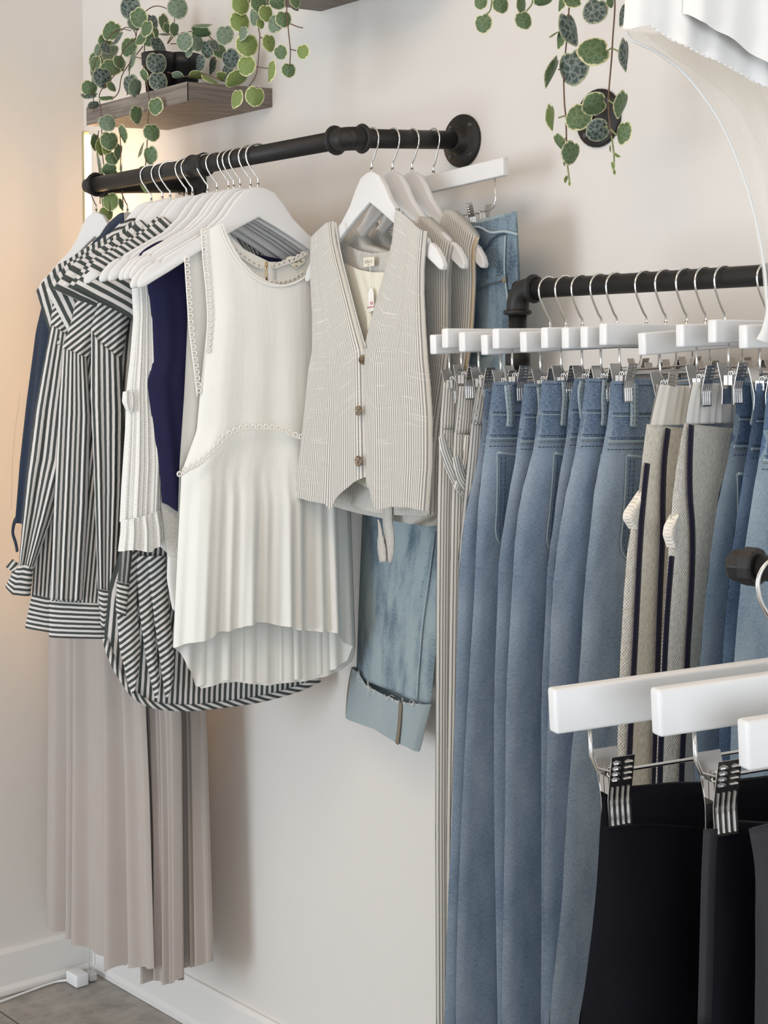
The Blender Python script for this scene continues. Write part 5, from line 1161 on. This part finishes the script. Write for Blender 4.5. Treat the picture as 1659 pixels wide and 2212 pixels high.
# --- plant of the second shelf
t2 = thing('trailing_plant', 'trailing plant spilling lime-rimmed leaves from the shelf at the top edge', 'plant', (1.0, -.12, 2.18))
pot(1.06, -.11, 2.183, .045, .033, .10, t2)
Z2 = [(1120, 30, 60, -90, .9, Lm), (1115, 140, 66, -80, .9, Lm), (1205, 100, 62, -90, .7, S_), (1285, 85, 52, -90, .8, Lm), (1355, 18, 50, 180, .8, G), (1397, 122, 52, -90, .95, G), (1335, 150, 60, -100, .85, S_), (1478, 5, 44, -90, .7, G), (1122, 215, 46, -100, .7, S_),
 (1160, 290, 72, -90, .95, Lm), (1148, 425, 62, -90, .95, Lm), (1308, 278, 54, -90, .7, Lm), (1302, 460, 70, -95, .42, Lm), (1372, 340, 46, -60, .9, G), (1516, 335, 46, -80, .85, Lm), (1430, 455, 46, -90, .95, G), (1095, 522, 72, 210, .45, Lm), (1080, 640, 58, -100, .7, Lm), (1212, 625, 62, -100, .92, Lm), (1248, 155, 30, -90, .8, Lm), (1470, 35, 36, -60, .6, D), (1240, 20, 60, -90, .8, G)]
for (a, b, r_, ang, asp, kd) in Z2:
    yp = -.232+rgl.uniform(-.008, .008); p = depth_pt(z2(a, b), yp); d = (p-CAM) @ FW; put_leaf(t2, p, r_/3.016/FPX*d, ang, asp, kd)
for pts, yp in [([(1245, -60), (1238, 60), (1232, 180), (1240, 240), (1225, 440), (1205, 510), (1170, 560)], -.232), ([(1420, -60), (1415, 40), (1425, 180), (1435, 280), (1440, 330), (1435, 430)], -.232), ([(1440, 155), (1480, 172), (1520, 182)], -.232), ([(1300, 275), (1240, 240)], -.232), ([(1215, 435), (1290, 445)], -.232), ([(1435, 320), (1475, 330)], -.232)]:
    vine(t2, [z2(*k) for k in pts], yp)
MB().tube(smooth_path([(1.06, -.11, 2.27), tuple(depth_pt(z2(1245, -200), -.2)), tuple(depth_pt(z2(1245, -60), -.232))], 5), .0011, 6).build('vine', M['vine'], t2)
MB().tube(smooth_path([(1.06, -.11, 2.27), tuple(depth_pt(z2(1420, -200), -.2)), tuple(depth_pt(z2(1420, -60), -.232))], 5), .0011, 6).build('vine', M['vine'], t2)
# --- right-hand vines
t3 = thing('trailing_plant', 'long hanging vines with round veined leaves in front of the bare wall flange', 'plant', (1.70, -.12, 2.23))
pot(1.70, -.11, 2.233, .05, .036, .11, t3)
z3 = lambda a, b: (1000+a/2.517, b/2.517)
Z3 = [(95, 12, 36, -90, .95, G), (208, 22, 46, -80, .95, G), (107, 125, 50, -80, .85, G), (328, 28, 50, -90, .55, G), (333, 107, 48, -70, .95, G), (432, 0, 48, 0, .6, G), (530, 12, 46, -100, .35, G), (598, 2, 46, 180, .8, G), (715, 55, 68, -110, .92, D), (592, 152, 88, -75, .65, D), (522, 212, 50, -95, .35, G), (498, 180, 34, 210, .15, G), (866, 75, 62, -100, .35, D),
 (592, 365, 90, -80, .75, D), (712, 270, 82, 190, .95, G), (495, 395, 84, -115, .25, G), (894, 295, 84, -92, .42, D), (490, 635, 68, -90, .42, Lm), (625, 632, 72, -120, .9, G), (718, 572, 66, 200, .8, G), (871, 568, 72, -110, .5, G), (735, 710, 60, 200, .92, D), (866, 720, 60, -95, .52, G), (518, 772, 46, -60, .35, G), (594, 830, 62, -110, .78, G), (805, 808, 20, -90, .3, Lm), (838, 840, 20, -30, .6, Lm), (812, 900, 22, -80, .3, Lm), (556, 885, 18, -90, .4, Lm), (564, 975, 20, -110, .5, Lm), (577, 998, 12, -80, .5, Lm), (822, 938, 12, -80, .5, Lm), (805, 12, 28, -90, .8, G)]
for (a, b, r_, ang, asp, kd) in Z3:
    yp = -.225+rgl.uniform(-.008, .008); p = depth_pt(z3(a, b), yp); d = (p-CAM) @ FW; put_leaf(t3, p, r_/2.517/FPX*d, ang, asp, kd)
for pts, m_ in [([(575, -80), (576, 60), (562, 240), (548, 380), (552, 560), (560, 640), (563, 770)], 'vine'), ([(565, 860), (570, 910), (580, 990)], 'vine_green'), ([(822, -80), (826, 40), (815, 200), (808, 320), (792, 520), (795, 640), (808, 740)], 'vine'), ([(808, 740), (820, 830), (822, 900), (820, 940)], 'vine_green'),
                ([(160, -40), (150, 50), (125, 80)], 'vine_green'), ([(380, -40), (375, 20), (345, 60)], 'vine_green'), ([(806, 262), (785, 276)], 'vine_green'), ([(812, 262), (865, 290)], 'vine_green'), ([(792, 545), (830, 572)], 'vine_green'), ([(800, 700), (835, 735)], 'vine_green'), ([(545, 380), (520, 378)], 'vine_green'), ([(552, 630), (520, 640)], 'vine_green'), ([(560, 750), (532, 772)], 'vine_green'), ([(790, 690), (770, 690)], 'vine_green')]:
    vine(t3, [z3(*k) for k in pts], -.225, .0012, m_)
for a in (160, 380, 575, 822):
    MB().tube(smooth_path([(1.70, -.11, 2.33), (float(depth_pt(z3(a, -80), -.225)[0]), -.2, 2.29), tuple(depth_pt(z3(a, -80), -.225))], 5), .0012, 6).build('vine', M['vine'], t3)

# ================================================================== corner lamp, cord and plug
lx, ly = .165, -.090
t = thing('corner_lamp', 'slim vertical light strip glowing warm in the room corner', 'lamp', (lx, 0, 1.4))
MB().box((lx, ly, 1.43), (.012, .014, 1.14)).build('lamp_profile', M['brass'], t, smooth=False, bevel=.002)
MB().box((lx+.0095, ly+.001, 1.43), (.008, .012, 1.12)).build('lamp_diffuser', M['led'], t, smooth=False)
for z in (.98, 1.60): MB().tube([(lx, ly+.006, z), (lx, -.0015, z)], .004, 10).build('wall_bracket', M['brass'], t)
c = [hit(x, y, (.03, 0, 0), (1, 0, 0)) for x, y in ()]
fl_ = lambda x, y, z=FZ+.004: hit(x, y, (0, 0, z), (0, 0, 1))
t = thing('power_adapter', 'small white plug-in adapter lying on the floor in the corner', 'adapter', tuple(float(k) for k in fl_(168, 2108)))
pc = fl_(167, 2112, FZ+.016); mb = MB().box((float(pc[0]), float(pc[1]), FZ+.016), (.052, .034, .030)); b_ = mb.build('adapter_body', M['plastic'], t, bevel=.004)
pg = fl_(197, 2108, FZ+.012); MB().box((float(pg[0]), float(pg[1]), FZ+.012), (.026, .020, .020)).build('frosted_plug', M['clear'], t, bevel=.004)
P = [fl_(1-30, 2176), fl_(40, 2150), fl_(100, 2128), fl_(130, 2120), fl_(152, 2112)]; P = [vec(max(p[0], .024), p[1], FZ+.005) for p in P]; P[-1] = vec(pc[0], pc[1], FZ+.012)
tag(MB().tube(smooth_path(P, 6), .0028, 8).build('power_cable', M['plastic']), 'white cord along the foot of the left baseboard', 'cord')
P = [vec(lx, ly, .87), vec(lx-.02, ly+.03, .6), vec(.05, -.04, .3), vec(.024, -.030, .12), vec(.024, -.03, .02), vec(.032, -.036, FZ+.006), vec(float(pg[0])+.004, float(pg[1])+.002, FZ+.010)]
tag(MB().tube(smooth_path(P, 6), .0018, 8).build('lamp_cable', M['clear']), 'thin pale cord running down the room corner to the adapter', 'cord')
